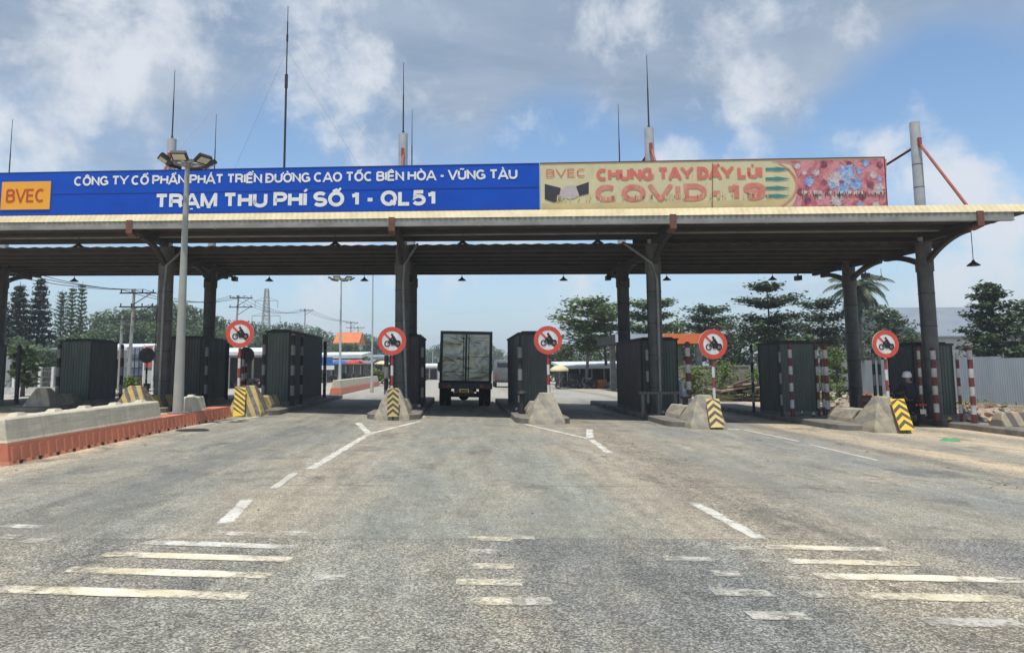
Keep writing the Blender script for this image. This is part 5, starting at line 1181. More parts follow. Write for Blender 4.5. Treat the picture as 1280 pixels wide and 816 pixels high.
# white and blue drums by the short bollards
for px, m, lb, r, h in ((849.5, 'white', 'tall white plastic drum behind the short bollards', .16, 1.15), (853, 'blue_panel', 'blue plastic drum beside the white drum behind the bollards', .22, .7)):
    Yd = 33.0 if m == 'white' else 34.5; x = PX(px, Yd); t = thing('plastic_drum', (x, Yd, g(x)), lb, 'drum')
    b = B(); b.lathe((0, 0, 0), [(.001, 0), (r, 0), (r, h * .33), (r * 1.06, h * .35), (r, h * .37), (r, h * .66), (r * 1.06, h * .68), (r, h * .7), (r * .9, h), (.001, h)], 14); b.obj('barrel', m, t); b = B(); b.cyl((0, 0, h), (0, 0, h + .06), r * .3, n=8); b.obj('lid', 'dirtywhite', t)

# ---- left side: wall with posts, parked lorry, signs seen from behind
lw = thing('railing_wall', (PX(48, 50), 50, g(-20)), 'pale low wall with white posts and wire mesh left of the dark green booth', 'fence'); o_ = (PX(48, 50), 50, g(-20))
xa, xb = PX(-15, 50), PX(82, 50)
b = B(o_); b.mm(xa, xb, 50, 50.2, g(-20), g(-20) + .45); b.obj('base_wall', 'dirtywhite', lw, flat=True)
for i in range(7): b = B(o_); x = xa + (xb - xa) * i / 6; b.mm(x - .07, x + .07, 50.0, 50.2, g(-20) + .452, g(-20) + 1.75); b.obj('post', 'white', lw, flat=True)
b = B(o_)
for z in (.75, 1.1, 1.45, 1.68): b.mm(xa, xb, 50.09, 50.11, g(-20) + z, g(-20) + z + .025)
for i in range(60): x = xa + (xb - xa) * i / 60; b.mm(x, x + .015, 50.095, 50.105, g(-20) + .46, g(-20) + 1.7)
b.obj('mesh', 'gutter', lw, flat=True)
for px, lb in ((424, 'round tree hiding the left wall of the orange roofed house'), (442, 'round tree hiding the right wall of the orange roofed house'), (433, 'round tree right below the orange roof')): HOUSE_TREES.append((px, lb))
ly = 53.0; lx0, lx1 = PX(157, ly), PX(179, ly); lo = thing('parked_lorry', ((lx0 + lx1) / 2, ly, g(-20)), 'parked lorry with a blue grey tarpaulin load left of the left column', 'lorry'); o_ = ((lx0 + lx1) / 2, ly, g(-20)); hw = (lx1 - lx0) / 2
b = B(); b.mm(-hw, hw, 0, 6, 1.05, zpx(168, 433, ly) - g(-20)); b.obj('tarpaulin_load', 'tarp', lo, bev=.08)
b = B()
for xx in (-hw * .5, 0, hw * .5): b.mm(xx - .02, xx + .02, -.03, -.005, 1.1, 3.0)
for zz in (1.6, 2.2): b.mm(-hw, hw, -.03, -.005, zz, zz + .04)
b.obj('rope', 'chassis', lo, flat=True)
b = B(); b.mm(-hw, hw, -.1, 6, .7, 1.04); b.obj('bed', 'sill', lo)
for sx in (-1, 1):
    for yy in (1.0, 5.2): b = B(); wheel(b, (sx * (hw - .2), yy, .45), .45, .3); b.obj('wheel', 'tyre', lo)
    b = B(); b.mm(sx * hw * .8 - .1, sx * hw * .8 + .1, -.13, -.1, .75, .9); b.obj('tail_light', 'tail_red', lo)
b = B(); b.mm(-hw * .95, hw * .95, 6.1, 7.8, .5, 2.6); b.obj('cab', 'blue_panel', lo, bev=.08)
yb = 50.5; xb0, xb1 = PX(179.5, yb), PX(191, yb); ban = thing('banner_stand', ((xb0 + xb1) / 2, yb, g(-20)), 'red orange banner in a frame right of the parked lorry', 'banner'); wv = (xb1 - xb0) / 2; zz0, zz1 = zpx(185, 459, yb) - g(-20), zpx(185, 433, yb) - g(-20)
b = B(); b.mm(-wv, wv, -.02, .02, zz0, zz1); b.obj('banner', mat('banner_red', (.60, .13, .07), (.45, .09, .05), sc=2, rough=.6), ban, flat=True)
for sx in (-1, 1): b = B(); b.cyl((sx * wv, 0, 0), (sx * wv, 0, zz1 + .1), .05, n=8); b.obj('leg', 'white', ban)
b = B(); b.mm(-wv, wv, -.03, .03, .6, zz0 - .2); b.obj('lower_panel', 'wall_pale', ban, flat=True)
def sign_back(px, py, Y, r, label):
    c = P(px, py, Y); zb = iz(c.x); t = thing('round_sign_back', (c.x, Y, zb), label, 'road sign', 'round signs seen from behind')
    b = B(); b.cyl((0, .05, 0), (0, .05, c.z - zb + .3), .045, n=10); b.obj('pole', 'pole_rw', t)
    b = B(); b.cyl((0, 0, c.z - zb), (0, .02, c.z - zb), r, n=30); b.obj('disc', 'sign_back_grey', t)
M['sign_back_grey'] = mat('sign_back_grey', (.16, .14, .125), (.10, .09, .085), sc=4, rough=.7)
sign_back(307.5, 444, 33.5, .36, 'dark back of a round sign right of the first no motorbike sign'); sign_back(183.5, 444, 35.5, .36, 'dark back of a round sign in front of the red banner'); sign_back(200, 447, 40, .36, 'dark back of a round sign half hidden by the left front column')
b_ = PX(408, 66); bs = thing('blue_sign', (b_, 66, g(-20)), 'small blue and white sign right of the long green booth', 'sign')
b = B(); b.cyl((0, 0, 0), (0, 0, 2.9), .05, n=8); b.obj('post', 'gutter', bs); b = B(); b.mm(-.9, .55, -.08, -.05, 1.75, 2.45); b.obj('panel', 'blue_panel', bs, flat=True); b = B(); b.mm(-.6, .7, -.12, -.082, 1.35, 1.72); b.obj('lower_panel', 'white', bs, flat=True)

# ================================================================== POLES, PYLON, CABLES
M['conc_pole'] = mat('concrete_pole', (.36, .35, .32), (.27, .26, .24), sc=2, rough=.9)
tops = {}
def upole(px, Y, pytop, label, lean=0.0, arms=2, dbl=False, key=None):
    x = PX(px, Y); H = zpx(px, pytop, Y) - g(x); t = thing('utility_pole', (x, Y, g(x)), label, 'utility pole', 'utility poles along the left roadside'); tx = lean * H
    b = B(); b.cyl((0, 0, 0), (tx, 0, H), .15, .09, 8); b.obj('pole', 'conc_pole', t)
    for k in range(arms):
        z = H - .3 - k * .95; b = B(); b.beam((tx - .9, -.12, z), (tx + 1.5, -.12, z), .09, .09); b.beam((tx, -.12, z - .8), (tx + 1.2, -.12, z), .05, .05)
        for j in range(4): b.cyl((tx - .8 + j * .7, -.12, z), (tx - .8 + j * .7, -.12, z + .24), .045, n=6)
        b.obj('cross_arm', 'chassis', t)
    tops[key or px] = [Vector((x + tx - .8 + j * .75, Y - .12, g(x) + H - .05)) for j in range(3)] + [Vector((x + tx, Y - .12, g(x) + H - 2.6))]
upole(161, 52, 361, 'concrete utility pole with cross arms right of the dark green booth', lean=.02); upole(150, 56, 394, 'shorter concrete utility pole just left of the taller one', arms=1)
upole(290, 78, 369, 'leaning utility pole above the first no motorbike sign', lean=.05); upole(380, 130, 386, 'distant utility pole above the long green booth', arms=1); upole(438, 150, 402, 'faint distant utility pole right of the floodlight mast', arms=2); upole(447, 165, 408, 'fainter distant utility pole beside the orange roof', arms=1)
tops['off'] = [Vector((PX(-60, 45), 45, P(-60, 338, 45).z + j * .5)) for j in range(4)]
def cable(a, c, sag, label):
    n = 14; pts = [a.lerp(c, i / n) - Vector((0, 0, sag * 4 * (i / n) * (1 - i / n))) for i in range(n + 1)]
    b = B(a); b.tube(pts, .022, 4); tag(b.obj('overhead_cable', 'rod'), label, 'cable', 'overhead cables between the utility poles')
for j in range(4):
    o_ = ('topmost', 'second', 'third', 'lowest')[j]
    cable(tops['off'][3 - j], tops[161][j], .5, f'{o_} cable entering from the left edge to the tall utility pole'); cable(tops[161][j], tops[290][j], .8, f'{o_} cable running behind the left column to the leaning pole'); cable(tops[290][j], tops[380][j], 1.2, f'{o_} cable from the leaning pole to the distant pole'); cable(tops[380][j], tops[438][j], .5, f'{o_} far cable beyond the long green booth')
# lattice pylon
Yp = 230.0; xp = PX(331, Yp); Hp = zpx(331, 362, Yp); py = thing('lattice_pylon', (xp, Yp, g(xp)), 'distant steel lattice pylon left of the long green booth', 'pylon')
b = B(); wid = lambda z: 1.25 * (1 - z / Hp) + .5; lv = [Hp * (1 - (1 - i / 11) ** 1.15) for i in range(12)]
for i in range(11):
    z0, z1 = lv[i], lv[i + 1]; a0, a1 = wid(z0), wid(z1)
    cs0 = [(-a0, -a0), (a0, -a0), (a0, a0), (-a0, a0)]; cs1 = [(-a1, -a1), (a1, -a1), (a1, a1), (-a1, a1)]
    for k in range(4):
        b.cyl((*cs0[k], z0), (*cs1[k], z1), .13, n=4, caps=False); b.cyl((*cs0[k], z0), (*cs1[(k + 1) % 4], z1), .08, n=4, caps=False); b.cyl((*cs0[(k + 1) % 4], z0), (*cs1[k], z1), .08, n=4, caps=False); b.cyl((*cs1[k], z1), (*cs1[(k + 1) % 4], z1), .08, n=4, caps=False)
b.obj('tower', 'conc_pole', py, flat=True)
for z, w_ in ((Hp * .86, 3.4), (Hp * .68, 4.2)):
    b = B(); b.beam((-w_, 0, z), (w_, 0, z), .16, .16); b.beam((-w_, 0, z), (0, 0, z + 1.3), .1, .1); b.beam((w_, 0, z), (0, 0, z + 1.3), .1, .1)
    for sx in (-1, 1): b.cyl((sx * w_, 0, z), (sx * w_, 0, z - 2.2), .1, n=5)
    b.obj('cross_arm', 'conc_pole', py, flat=True)
# thin street poles
for px, Yq, pt, lb in ((465, 46, 343, 'tall thin pale pole left of the second round sign'), (541, 100, 438, 'distant pale pole just left of the box truck'), (637, 120, 440, 'distant thin pole right of the box truck')):
    x = PX(px, Yq); t = thing('street_pole', (x, Yq, g(x)), lb, 'pole'); H = zpx(px, pt, Yq) - g(x); b = B(); b.cyl((0, 0, 0), (0, 0, H), .07, .035, 8); b.obj('shaft', 'mast', t); b = B(); b.cyl((0, 0, 0), (0, 0, .6), .11, n=8); b.obj('foot', 'pale_concrete', t)
# ================================================================== VEGETATION
import numpy as np
def leafmat(name, dark, mid, light, trans=.25):
    q = N(name); ge = q.n.new('ShaderNodeNewGeometry')
    col = q.ramp(ge.outputs['Random Per Island'], [(.0, dark), (.5, mid), (1.0, light)])
    col = q.mix(q.rng(q.noise(.9, 3), .35, .65, 0, .6), col, dark)
    q.done(col, .6, 0, .35)
    tl = q.n.new('ShaderNodeBsdfTranslucent'); q.l.new(col, tl.inputs[0]); mx_ = q.n.new('ShaderNodeMixShader'); mx_.inputs[0].default_value = trans
    q.l.new(q.b.outputs[0], mx_.inputs[1]); q.l.new(tl.outputs[0], mx_.inputs[2]); q.l.new(mx_.outputs[0], q.n['Material Output'].inputs[0]); return q.m
M['leaf_almond'] = leafmat('almond_leaves', (.06, .095, .038), (.13, .20, .065), (.25, .32, .12))
M['leaf_dark'] = leafmat('dark_leaves', (.034, .058, .032), (.068, .11, .050), (.135, .18, .08))
M['leaf_mid'] = leafmat('mid_leaves', (.045, .075, .036), (.085, .13, .055), (.16, .20, .085))
M['leaf_bright'] = leafmat('bright_leaves', (.06, .10, .02), (.12, .19, .035), (.22, .28, .06))
M['leaf_pine'] = leafmat('needle_leaves', (.020, .034, .028), (.038, .058, .042), (.07, .095, .065), .1)
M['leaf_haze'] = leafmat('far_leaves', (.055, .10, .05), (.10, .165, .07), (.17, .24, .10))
M['bark'] = mat('bark', (.13, .105, .085), (.075, .06, .05), sc=3, rough=.95, bump=.4, bsc=12)
M['bark_p'] = mat('pale_bark', (.24, .22, .19), (.15, .135, .115), sc=3, rough=.95, bump=.4, bsc=12)
def leaves(name, pts, size, m, parent, rng, flat=.3, aspect=.55, droop=None):
    """pts: (n,3) leaf centres"""
    n = len(pts); nr = rng.normal(size=(n, 3)); nr[:, 2] = np.abs(nr[:, 2]) + flat * 3; nr /= np.linalg.norm(nr, axis=1)[:, None]
    a = np.cross(nr, rng.normal(size=(n, 3))); a /= np.linalg.norm(a, axis=1)[:, None] + 1e-9; c = np.cross(nr, a)
    if droop is not None: a = droop + rng.normal(size=(n, 3)) * .25; a /= np.linalg.norm(a, axis=1)[:, None]; c = np.cross(nr, a); c /= np.linalg.norm(c, axis=1)[:, None] + 1e-9
    s_ = (size * rng.uniform(.6, 1.3, n))[:, None]
    V = np.stack([pts - a * s_, pts + c * s_ * aspect + nr * s_ * .1, pts + a * s_, pts - c * s_ * aspect + nr * s_ * .1], 1).reshape(-1, 3)
    me = bpy.data.meshes.new(name); me.vertices.add(4 * n); me.vertices.foreach_set('co', V.astype('f').ravel()); me.loops.add(4 * n); me.loops.foreach_set('vertex_index', np.arange(4 * n, dtype='i'))
    me.polygons.add(n); me.polygons.foreach_set('loop_start', np.arange(0, 4 * n, 4, dtype='i')); me.polygons.foreach_set('loop_total', np.full(n, 4, 'i')); me.update(calc_edges=True); me.materials.append(M[m])
    o = bpy.data.objects.new(name, me); COL.objects.link(o); o.parent = parent; return o
def ellip(rng, c, r, n, shell=.45):
    d = rng.normal(size=(n, 3)); d /= np.linalg.norm(d, axis=1)[:, None]; q_ = (shell + (1 - shell) * rng.random(n) ** .5)[:, None]; return np.array(c) + d * q_ * np.array(r)
def limb(b, p0, p1, r0, r1, rr, k=4, wob=.12):
    p0 = Vector(p0); p1 = Vector(p1); L = (p1 - p0).length; pts = [p0.lerp(p1, i / k) + (Vector((rr.uniform(-1, 1), rr.uniform(-1, 1), rr.uniform(-.5, .5))) * wob * L / k if 0 < i < k else Vector()) for i in range(k + 1)]
    b.tube(pts, [r0 + (r1 - r0) * i / k for i in range(k + 1)], 7)
def broadleaf(loc, H, W, label, m='leaf_mid', seed=1, n=2600, size=.22, trunk_h=.35, clumps=16, group=None, name='broadleaf_tree', flat=.3, squash=.55, bark='bark'):
    rng = np.random.default_rng(seed); rr = random.Random(seed); t = thing(name, loc, label, 'tree', group)
    cs = []
    for i in range(clumps):
        z = trunk_h * H + (1 - trunk_h) * H * (.08 + .84 * (i / max(1, clumps - 1))); f = math.sin(math.pi * min(1, max(.12, (z - trunk_h * H) / ((1 - trunk_h) * H)) * .72 + .22)) ** .7
        a = i * 2.4 + rr.uniform(-.5, .5); q_ = W / 2 * f * rr.uniform(.25, .78); cs.append((q_ * math.cos(a), q_ * math.sin(a), z, W * rr.uniform(.15, .26)))
    pts = np.concatenate([ellip(rng, c[:3], (c[3], c[3], c[3] * squash), int(n / clumps * rr.uniform(.7, 1.3))) for c in cs])
    leaves('crown', pts, size, m, t, rng, flat)
    b = B(); limb(b, (0, 0, -.1), (rr.uniform(-.2, .2), 0, H * .62), W * .035 + .06, .05, rr)
    for c in cs[::2]: limb(b, (0, 0, max(trunk_h * H * .8, c[2] * .62)), c[:3], W * .014 + .02, .015, rr, 3)
    b.obj('trunk', bark, t); return t
def tiered(loc, H, tiers, label, seed, m='leaf_almond', size=.17, dens=520, bark='bark', lean=0.0, cx=0.0, thick=.14, group='layered almond trees on the right'):
    """tiers: (height, radius) of flat leaf layers on whorled branches"""
    rng = np.random.default_rng(seed); rr = random.Random(seed); t = thing('almond_tree', loc, label, 'tree', group)
    b = B(); limb(b, (0, 0, -.1), (lean, 0, H), .17, .03, rr, 6, .05); allp = []
    for (z, r) in tiers:
        k = max(4, int(r * 2.2) + 3); a0 = rr.uniform(0, 6)
        for i in range(k):
            a = a0 + i * 2 * math.pi / k + rr.uniform(-.3, .3); L = r * rr.uniform(.68, 1.08); s_ = Vector((lean * z / H, 0, z - .28 * r * .5)); e = Vector((lean * z / H + L * math.cos(a), L * math.sin(a), z + rr.uniform(-.12, .12)))
            limb(b, s_, e, .045, .012, rr, 3, .1); m_ = int(dens * r / k * .62)
            f = rng.random(m_) ** .7; w_ = .16 * r + .20
            c = np.array(s_)[None] * (1 - f)[:, None] + np.array(e)[None] * f[:, None]; c += rng.normal(size=(m_, 3)) * np.array([w_ * .62, w_ * .62, thick]); c[:, 2] += .1 + .10 * r * f; allp.append(c)
    leaves('crown', np.concatenate(allp), size, m, t, rng, .7, .62); b.obj('trunk', bark, t); return t
Y = 62.
def zr(px, py, Y, z0): return P(px, py, Y).z - z0
z0 = g(12)
tiered((PX(733, Y), Y, z0), zr(733, 378, Y, z0), [(zr(0 + 733, 470 - t, Y, z0), r) for t, r in ((34, 1.9), (46, 2.9), (58, 2.6), (68, 3.4), (80, 2.7), (91, 1.9))], 'spreading pale green almond tree left of the central columns', 31, dens=440, thick=.15, size=.19, bark='bark_p', lean=.25)
tiered((PX(757, Y + 3), Y + 3, z0), zr(757, 385, Y + 3, z0), [(zr(757, 470 - t, Y + 3, z0), r) for t, r in ((44, 1.8), (60, 2.6), (74, 2.2), (85, 1.6))], 'slimmer almond tree directly left of the rear central column', 32, dens=460, thick=.14, size=.19)
tiered((PX(815, Y), Y, z0), zr(815, 379, Y, z0), [(zr(815, 470 - t, Y, z0), r) for t, r in ((42, 1.7), (57, 2.8), (73, 2.5), (88, 2.3))], 'almond tree right behind the central columns', 33, dens=600, thick=.14, size=.19)
tiered((PX(888, Y + 4), Y + 4, z0), zr(888, 386, Y + 4, z0), [(zr(888, y_, Y + 4, z0), r) for y_, r in ((424, 2.6), (411, 3.1), (400, 2.6), (389, 2.1))], 'dark almond tree with a flat top layer above the fourth round sign', 34, m='leaf_dark', dens=640)
tiered((PX(963, 56), 56, z0), zr(963, 352, 56, z0), [(zr(963, y_, 56, z0), r) for y_, r in ((424, 2.6), (412, 3.2), (400, 2.5), (379, 2.75), (361, 1.5)) ], 'tall almond tree with widely spaced flat layers above the right booth', 35, m='leaf_dark', dens=780, thick=.13)
tiered((PX(1030, 60), 60, z0), zr(1030, 372, 60, z0), [(zr(1030, y_, 60, z0), r) for y_, r in ((428, 2.0), (414, 2.5), (398, 2.2), (382, 1.7))], 'dark almond tree left of the coconut palm', 36, m='leaf_dark', dens=760, thick=.2)
broadleaf((PX(848, 74), 74, z0), 6.2, 6.5, 'dense green tree filling the gap behind the orange fascia', 'leaf_mid', 41, 2600, .2, .1, 16)
broadleaf((PX(925, 70), 70, z0), 5.0, 7.5, 'low dense tree behind the block wall', 'leaf_dark', 42, 2800, .2, .05, 18)
broadleaf((PX(705, 78), 78, z0), 3.9, 5.5, 'low shadowy tree at the left end of the almond row', 'leaf_dark', 52, 2200, .2, .08, 14)
broadleaf((PX(770, 80), 80, z0), 4.0, 7.5, 'low shadowy tree behind the dark stall', 'leaf_mid', 53, 2600, .2, .08, 16)
broadleaf((PX(1112, 52), 52, gz), zr(1112, 383, 52, gz), 4.6, 'bushy green tree right of the coconut palm', 'leaf_mid', 43, 3200, .16, .12, 18)
broadleaf((PX(1140, 58), 58, gz), 4.6, 3.6, 'small green tree left of the right front column', 'leaf_mid', 44, 1500, .16, .1, 12)
broadleaf((PX(1065, 66), 66, gz), 5.0, 6.0, 'dark tree mass at the foot of the coconut palm', 'leaf_dark', 45, 2600, .2, .05, 16)
broadleaf((PX(1000, 50), 50, z0), 3.9, 4.4, 'rounded grey green shrub tree behind the right booth', 'leaf_mid', 46, 2400, .14, .05, 14)
broadleaf((PX(962, 47), 47, z0), 3.4, 2.4, 'bright yellow green bush behind the right booth', 'leaf_bright', 47, 1300, .12, .02, 10, name='bush')
broadleaf((PX(1047, 44), 44, gz), 3.0, 2.6, 'bright green bush left of the right rear column', 'leaf_bright', 48, 1500, .11, .02, 10, name='bush')
broadleaf((PX(905, 46), 46, g(15)), 2.2, 2.6, 'bright weedy bush growing by the wood pile', 'leaf_bright', 49, 1500, .09, .0, 10, name='bush')
broadleaf((PX(945, 44), 44, g(15)), 1.6, 2.2, 'low green bush right of the wood pile', 'leaf_bright', 50, 1300, .09, .0, 10, name='bush')
broadleaf((PX(865, 48), 48, g(14)), 1.9, 3.0, 'green bush below the orange fascia', 'leaf_bright', 51, 1400, .1, .0, 10, name='bush')
broadleaf((PX(1020, 38), 38, gz), 1.3, 2.4, 'low weedy bush beside the right rear column', 'leaf_bright', 54, 1000, .09, .0, 9, name='bush')
# dark layered tree behind the fence at the right edge
def shaggy(loc, H, W, label, seed, m='leaf_dark', n=5200, size=.17, name='shaggy_tree'):
    rng = np.random.default_rng(seed); rr = random.Random(seed); t = thing(name, loc, label, 'tree'); b = B(); limb(b, (0, 0, -.1), (.1, 0, H * .96), .16, .03, rr, 6, .04); P_ = []; D = []
    K = 46
    for i in range(K):
        f = (i + .5) / K; z = H * (.10 + .86 * f); L = W / 2 * (1 - f) ** .62 * rr.uniform(.7, 1.12) + .25; a = i * 2.4 + rr.uniform(-.4, .4); s_ = Vector((.1 * f, 0, z)); e = Vector((L * math.cos(a), L * math.sin(a), z + L * rr.uniform(.05, .38))); limb(b, s_, e, .03, .008, rr, 3)
        k = int(n / K * (.45 + L / W)); ff = rng.random(k) ** .75; c = np.array(s_)[None] * (1 - ff)[:, None] + np.array(e)[None] * ff[:, None]; c += rng.normal(size=(k, 3)) * np.array([.20, .20, .10]); P_.append(c)
    leaves('crown', np.concatenate(P_), size, m, t, rng, .4, .4); b.obj('trunk', 'bark', t); return t
shaggy((PX(1243, 40), 40, gz), zr(1243, 350, 40, gz), 4.4, 'dark feathery tree rising behind the blue grey fence at the right edge', 61, n=7600)
shaggy((PX(1290, 44), 44, gz), zr(1290, 372, 44, gz), 4.6, 'second dark feathery tree cut by the right edge', 62)
# coconut palm
def palm(loc, H, label, seed):
    rng = np.random.default_rng(seed); rr = random.Random(seed); t = thing('coconut_palm', loc, label, 'palm tree'); b = B(); b.tube([(0, 0, -.1), (.1, 0, H * .35), (.05, 0, H * .7), (0, 0, H)], [.2, .15, .13, .12], 10); b.obj('trunk', 'bark_p', t)
    for i in range(34):
        a = i * 2.39996; up = 1.2 - 1.9 * (i / 33) ; L = rr.uniform(2.5, 3.2); d = Vector((math.cos(a), math.sin(a), 0)); pts = []; p = Vector((0, 0, H)); ang = up
        for k in range(11): pts.append(p.copy()); p = p + (d * math.cos(ang) + Vector((0, 0, math.sin(ang)))) * L / 10; ang -= .155 + .05 * (k / 10)
        b = B(); b.tube(pts, [.03 - .0025 * k for k in range(11)], 5); sd = d.cross(Vector((0, 0, 1)))
        for k in range(1, 11):
            for j in range(3):
                q_ = pts[k - 1].lerp(pts[k], j / 3); ll = .80 * math.sin(math.pi * min(1, (k + j / 3) / 10.8)) ** .6 + .08; tg = (pts[k] - pts[k - 1]).normalized()
                for sg in (-1, 1):
                    e = q_ + (sd * sg * .75 + tg * .5 + Vector((0, 0, -.45 + rr.uniform(-.15, .15)))).normalized() * ll; w_ = tg * .055; b.add([q_ - w_, q_ + w_, e], [(0, 1, 2)])
        b.obj('frond', 'leaf_palm', t, flat=True)
    b = B()
    for i in range(7): a = i * .9; b.ball((.24 * math.cos(a), .24 * math.sin(a), H - .28 - .1 * (i % 2)), (.12, .12, .14), 8)
    b.obj('coconuts', 'leaf_bright', t)
M['leaf_palm'] = leafmat('palm_leaves', (.035, .06, .03), (.07, .10, .045), (.13, .16, .07), .2)
palm((PX(1078, 58), 58, gz), zr(1078, 362, 58, gz), 'coconut palm rising behind the right rear column', 71)
# left conifers
def conifer(loc, H, W, label, seed, m='leaf_pine', tiers=16, n=4200, droop=-.12, size=.2, name='conifer_tree', group=None, pw=.8):
    rng = np.random.default_rng(seed); rr = random.Random(seed); t = thing(name, loc, label, 'tree', group); b = B(); b.tube([(0, 0, -.1), (0, 0, H * .5), (0, 0, H)], [W * .045 + .05, W * .03 + .03, .02], 8); P_ = []
    for i in range(tiers):
        f = i / tiers; z = H * (.12 + .86 * f); L = W / 2 * (1 - f) ** pw + .12; k = 7 if f < .7 else 5
        for j in range(k):
            a = j * 2 * math.pi / k + i * .6 + rr.uniform(-.15, .15); l2 = L * rr.uniform(.8, 1.1); s_ = Vector((0, 0, z)); e = Vector((l2 * math.cos(a), l2 * math.sin(a), z + l2 * droop + .1)); b.tube([s_, e], [.03, .008], 4)
            c_ = int(n / tiers / k * (.35 + 1.3 * L / (W / 2))); ff = rng.random(c_) ** .65; c = np.array(s_)[None] * (1 - ff)[:, None] + np.array(e)[None] * ff[:, None]; c += rng.normal(size=(c_, 3)) * np.array([.14, .14, .11]) * (W / 3.4); P_.append(c)
    leaves('crown', np.concatenate(P_), size, m, t, rng, .25, .4); b.obj('trunk', 'bark', t); return t
Y = 72.; conifer((PX(45, Y), Y, .18), zr(45, 343, Y, .18), 3.6, 'tallest dark conifer at the left with tiered branches', 81, n=5600); conifer((PX(19, Y - 2), Y - 2, .18), zr(19, 352, Y - 2, .18), 3.5, 'dark conifer left of the tallest one', 82, n=5600)
conifer((PX(-6, Y), Y, .18), zr(0, 356, Y, .18), 3.4, 'dark conifer cut by the left edge', 83)
for px, pt, W_, lb, sd in ((73, 362, 1.9, 'wispy casuarina left of the slim pair', 84), (86, 357, 1.5, 'slim middle casuarina of the wispy three', 85), (98, 352, 1.5, 'slim right casuarina below the rear pendant lamp', 86)):
    conifer((PX(px, 90), 90, .18), zr(px, pt, 90, .18), W_, lb, sd, 'leaf_haze', 22, 1700, .45, .17, 'casuarina_tree', 'wispy casuarina trees on the left', .35)
broadleaf((PX(40, 60), 60, .18), 3.4, 6, 'dark undergrowth tree below the left conifers', 'leaf_dark', 87, 2600, .17, .0, 16)
broadleaf((PX(8, 62), 62, .18), 4.2, 5, 'dark rounded tree below the left edge conifer', 'leaf_dark', 88, 2400, .17, .0, 14)
broadleaf((PX(30, 46), 46, .18), 2.9, 2.3, 'pale green broad leaved shrub behind the railing wall', 'leaf_mid', 89, 420, .26, .25, 9, name='shrub')
broadleaf((PX(85, 75), 75, .18), 4.8, 7, 'grey green tree below the wispy casuarinas', 'leaf_haze', 90, 2400, .2, .0, 14)
# left tree mass and far tree line: each tree a thing of its own, copies of four sources
SRC = []
for i, (m, sd) in enumerate((('leaf_mid', 101), ('leaf_haze', 102), ('leaf_dark', 103), ('leaf_haze', 104))):
    SRC.append(broadleaf((0, 0, -500), 10, 9, 'x', m, sd, 3600, .30, .06, 22, 'trees of the far green belt', squash=.7))
first = [True] * 4
def far(px, Y, pyt, wscale, k, label):
    z = .1; H = P(px, pyt, Y).z - z; s_ = H / 10.0
    loc = (PX(px, Y), Y, z); sc_ = (s_ * wscale, s_ * wscale, s_)
    if first[k]: first[k] = False; r = SRC[k]; r.location = loc; r.scale = sc_; r['label'] = label; return r
    return dup(SRC[k], loc, label, rz=random.uniform(0, 6.28), scale=sc_)
near_words = ['left end of the big green belt', 'behind the utility poles', 'right of the utility poles', 'just left of the left column', 'right behind the left column', 'between left column and lamp post', 'behind the lamp post', 'right of the lamp post', 'left of the first round sign']
for i, (px, pt, w_, k) in enumerate(((122, 391, .75, 1), (146, 388, 1.0, 0), (172, 384, 1.0, 1), (197, 382, .95, 2), (222, 381, 1.0, 0), (243, 386, .9, 1), (262, 397, .9, 0), (283, 404, .9, 2), (318, 402, .7, 1))):
    far(px, 118 + (i % 3) * 7, pt, w_, k, f'rounded tree of the green belt, {near_words[i]}')
for i, (px, pt) in enumerate(((112, 412), (135, 408), (160, 405), (185, 404), (210, 402), (235, 404), (258, 410), (280, 414))):
    far(px, 104 + (i % 2) * 6, pt, 1.1, (i + 1) % 4, f'lower front tree of the green belt, {["left end", "below the short utility pole", "right of the short utility pole", "left of the round column", "behind the round column", "behind the lamp post", "above the near black booth", "behind the first round sign"][i]}')
words2 = ['behind the pylon', 'right of the pylon', 'left above the long green booth', 'above the long green booth', 'right above the long green booth', 'left of the orange roof', 'behind the orange roof', 'right of the orange roof', 'above the market shed', 'left of the thin pale pole', 'right of the thin pale pole', 'left of the second round sign', 'behind the second round sign']
for i, (px, pt) in enumerate(((333, 411), (347, 406), (360, 409), (372, 405), (386, 410), (399, 413), (412, 420), (449, 421), (457, 417), (437, 432), (470, 424), (484, 434), (497, 436))):
    far(px, 165 + (i % 3) * 8, pt, .9, (i % 3) + 1 if i % 4 else 1, f'distant tree {words2[i]}')
for px, lb in HOUSE_TREES: far(px, 118, 429, 1.0, 1, lb)
words3 = ['left of the truck', 'at the left edge of the truck', 'behind the truck box', 'at the right edge of the truck', 'right of the truck', 'left of the dark booth', 'behind the dark booth', 'behind the third round sign', 'far left behind the brownish booth']
for i, (px, pt) in enumerate(((536, 436), (546, 432), (580, 434), (612, 432), (624, 437), (638, 440), (656, 436), (678, 436), (522, 438))):
    far(px, 230 + (i % 3) * 14, pt, .9, (1, 3, 1)[i % 3], f'hazy far tree {words3[i]}')
for i, (px, pt) in enumerate(((700, 430), (735, 428), (790, 425), (850, 420), (905, 420), (990, 420), (1040, 425), (1090, 420))):
    far(px, 95 + (i % 3) * 9, pt, 1.3, (0, 2, 1)[i % 3], f'background tree {["behind the umbrella", "behind the stall roof", "behind the rear central column", "behind the orange fascia", "behind the block wall", "behind the right booth", "left of the palm trunk", "right of the palm trunk"][i]}')
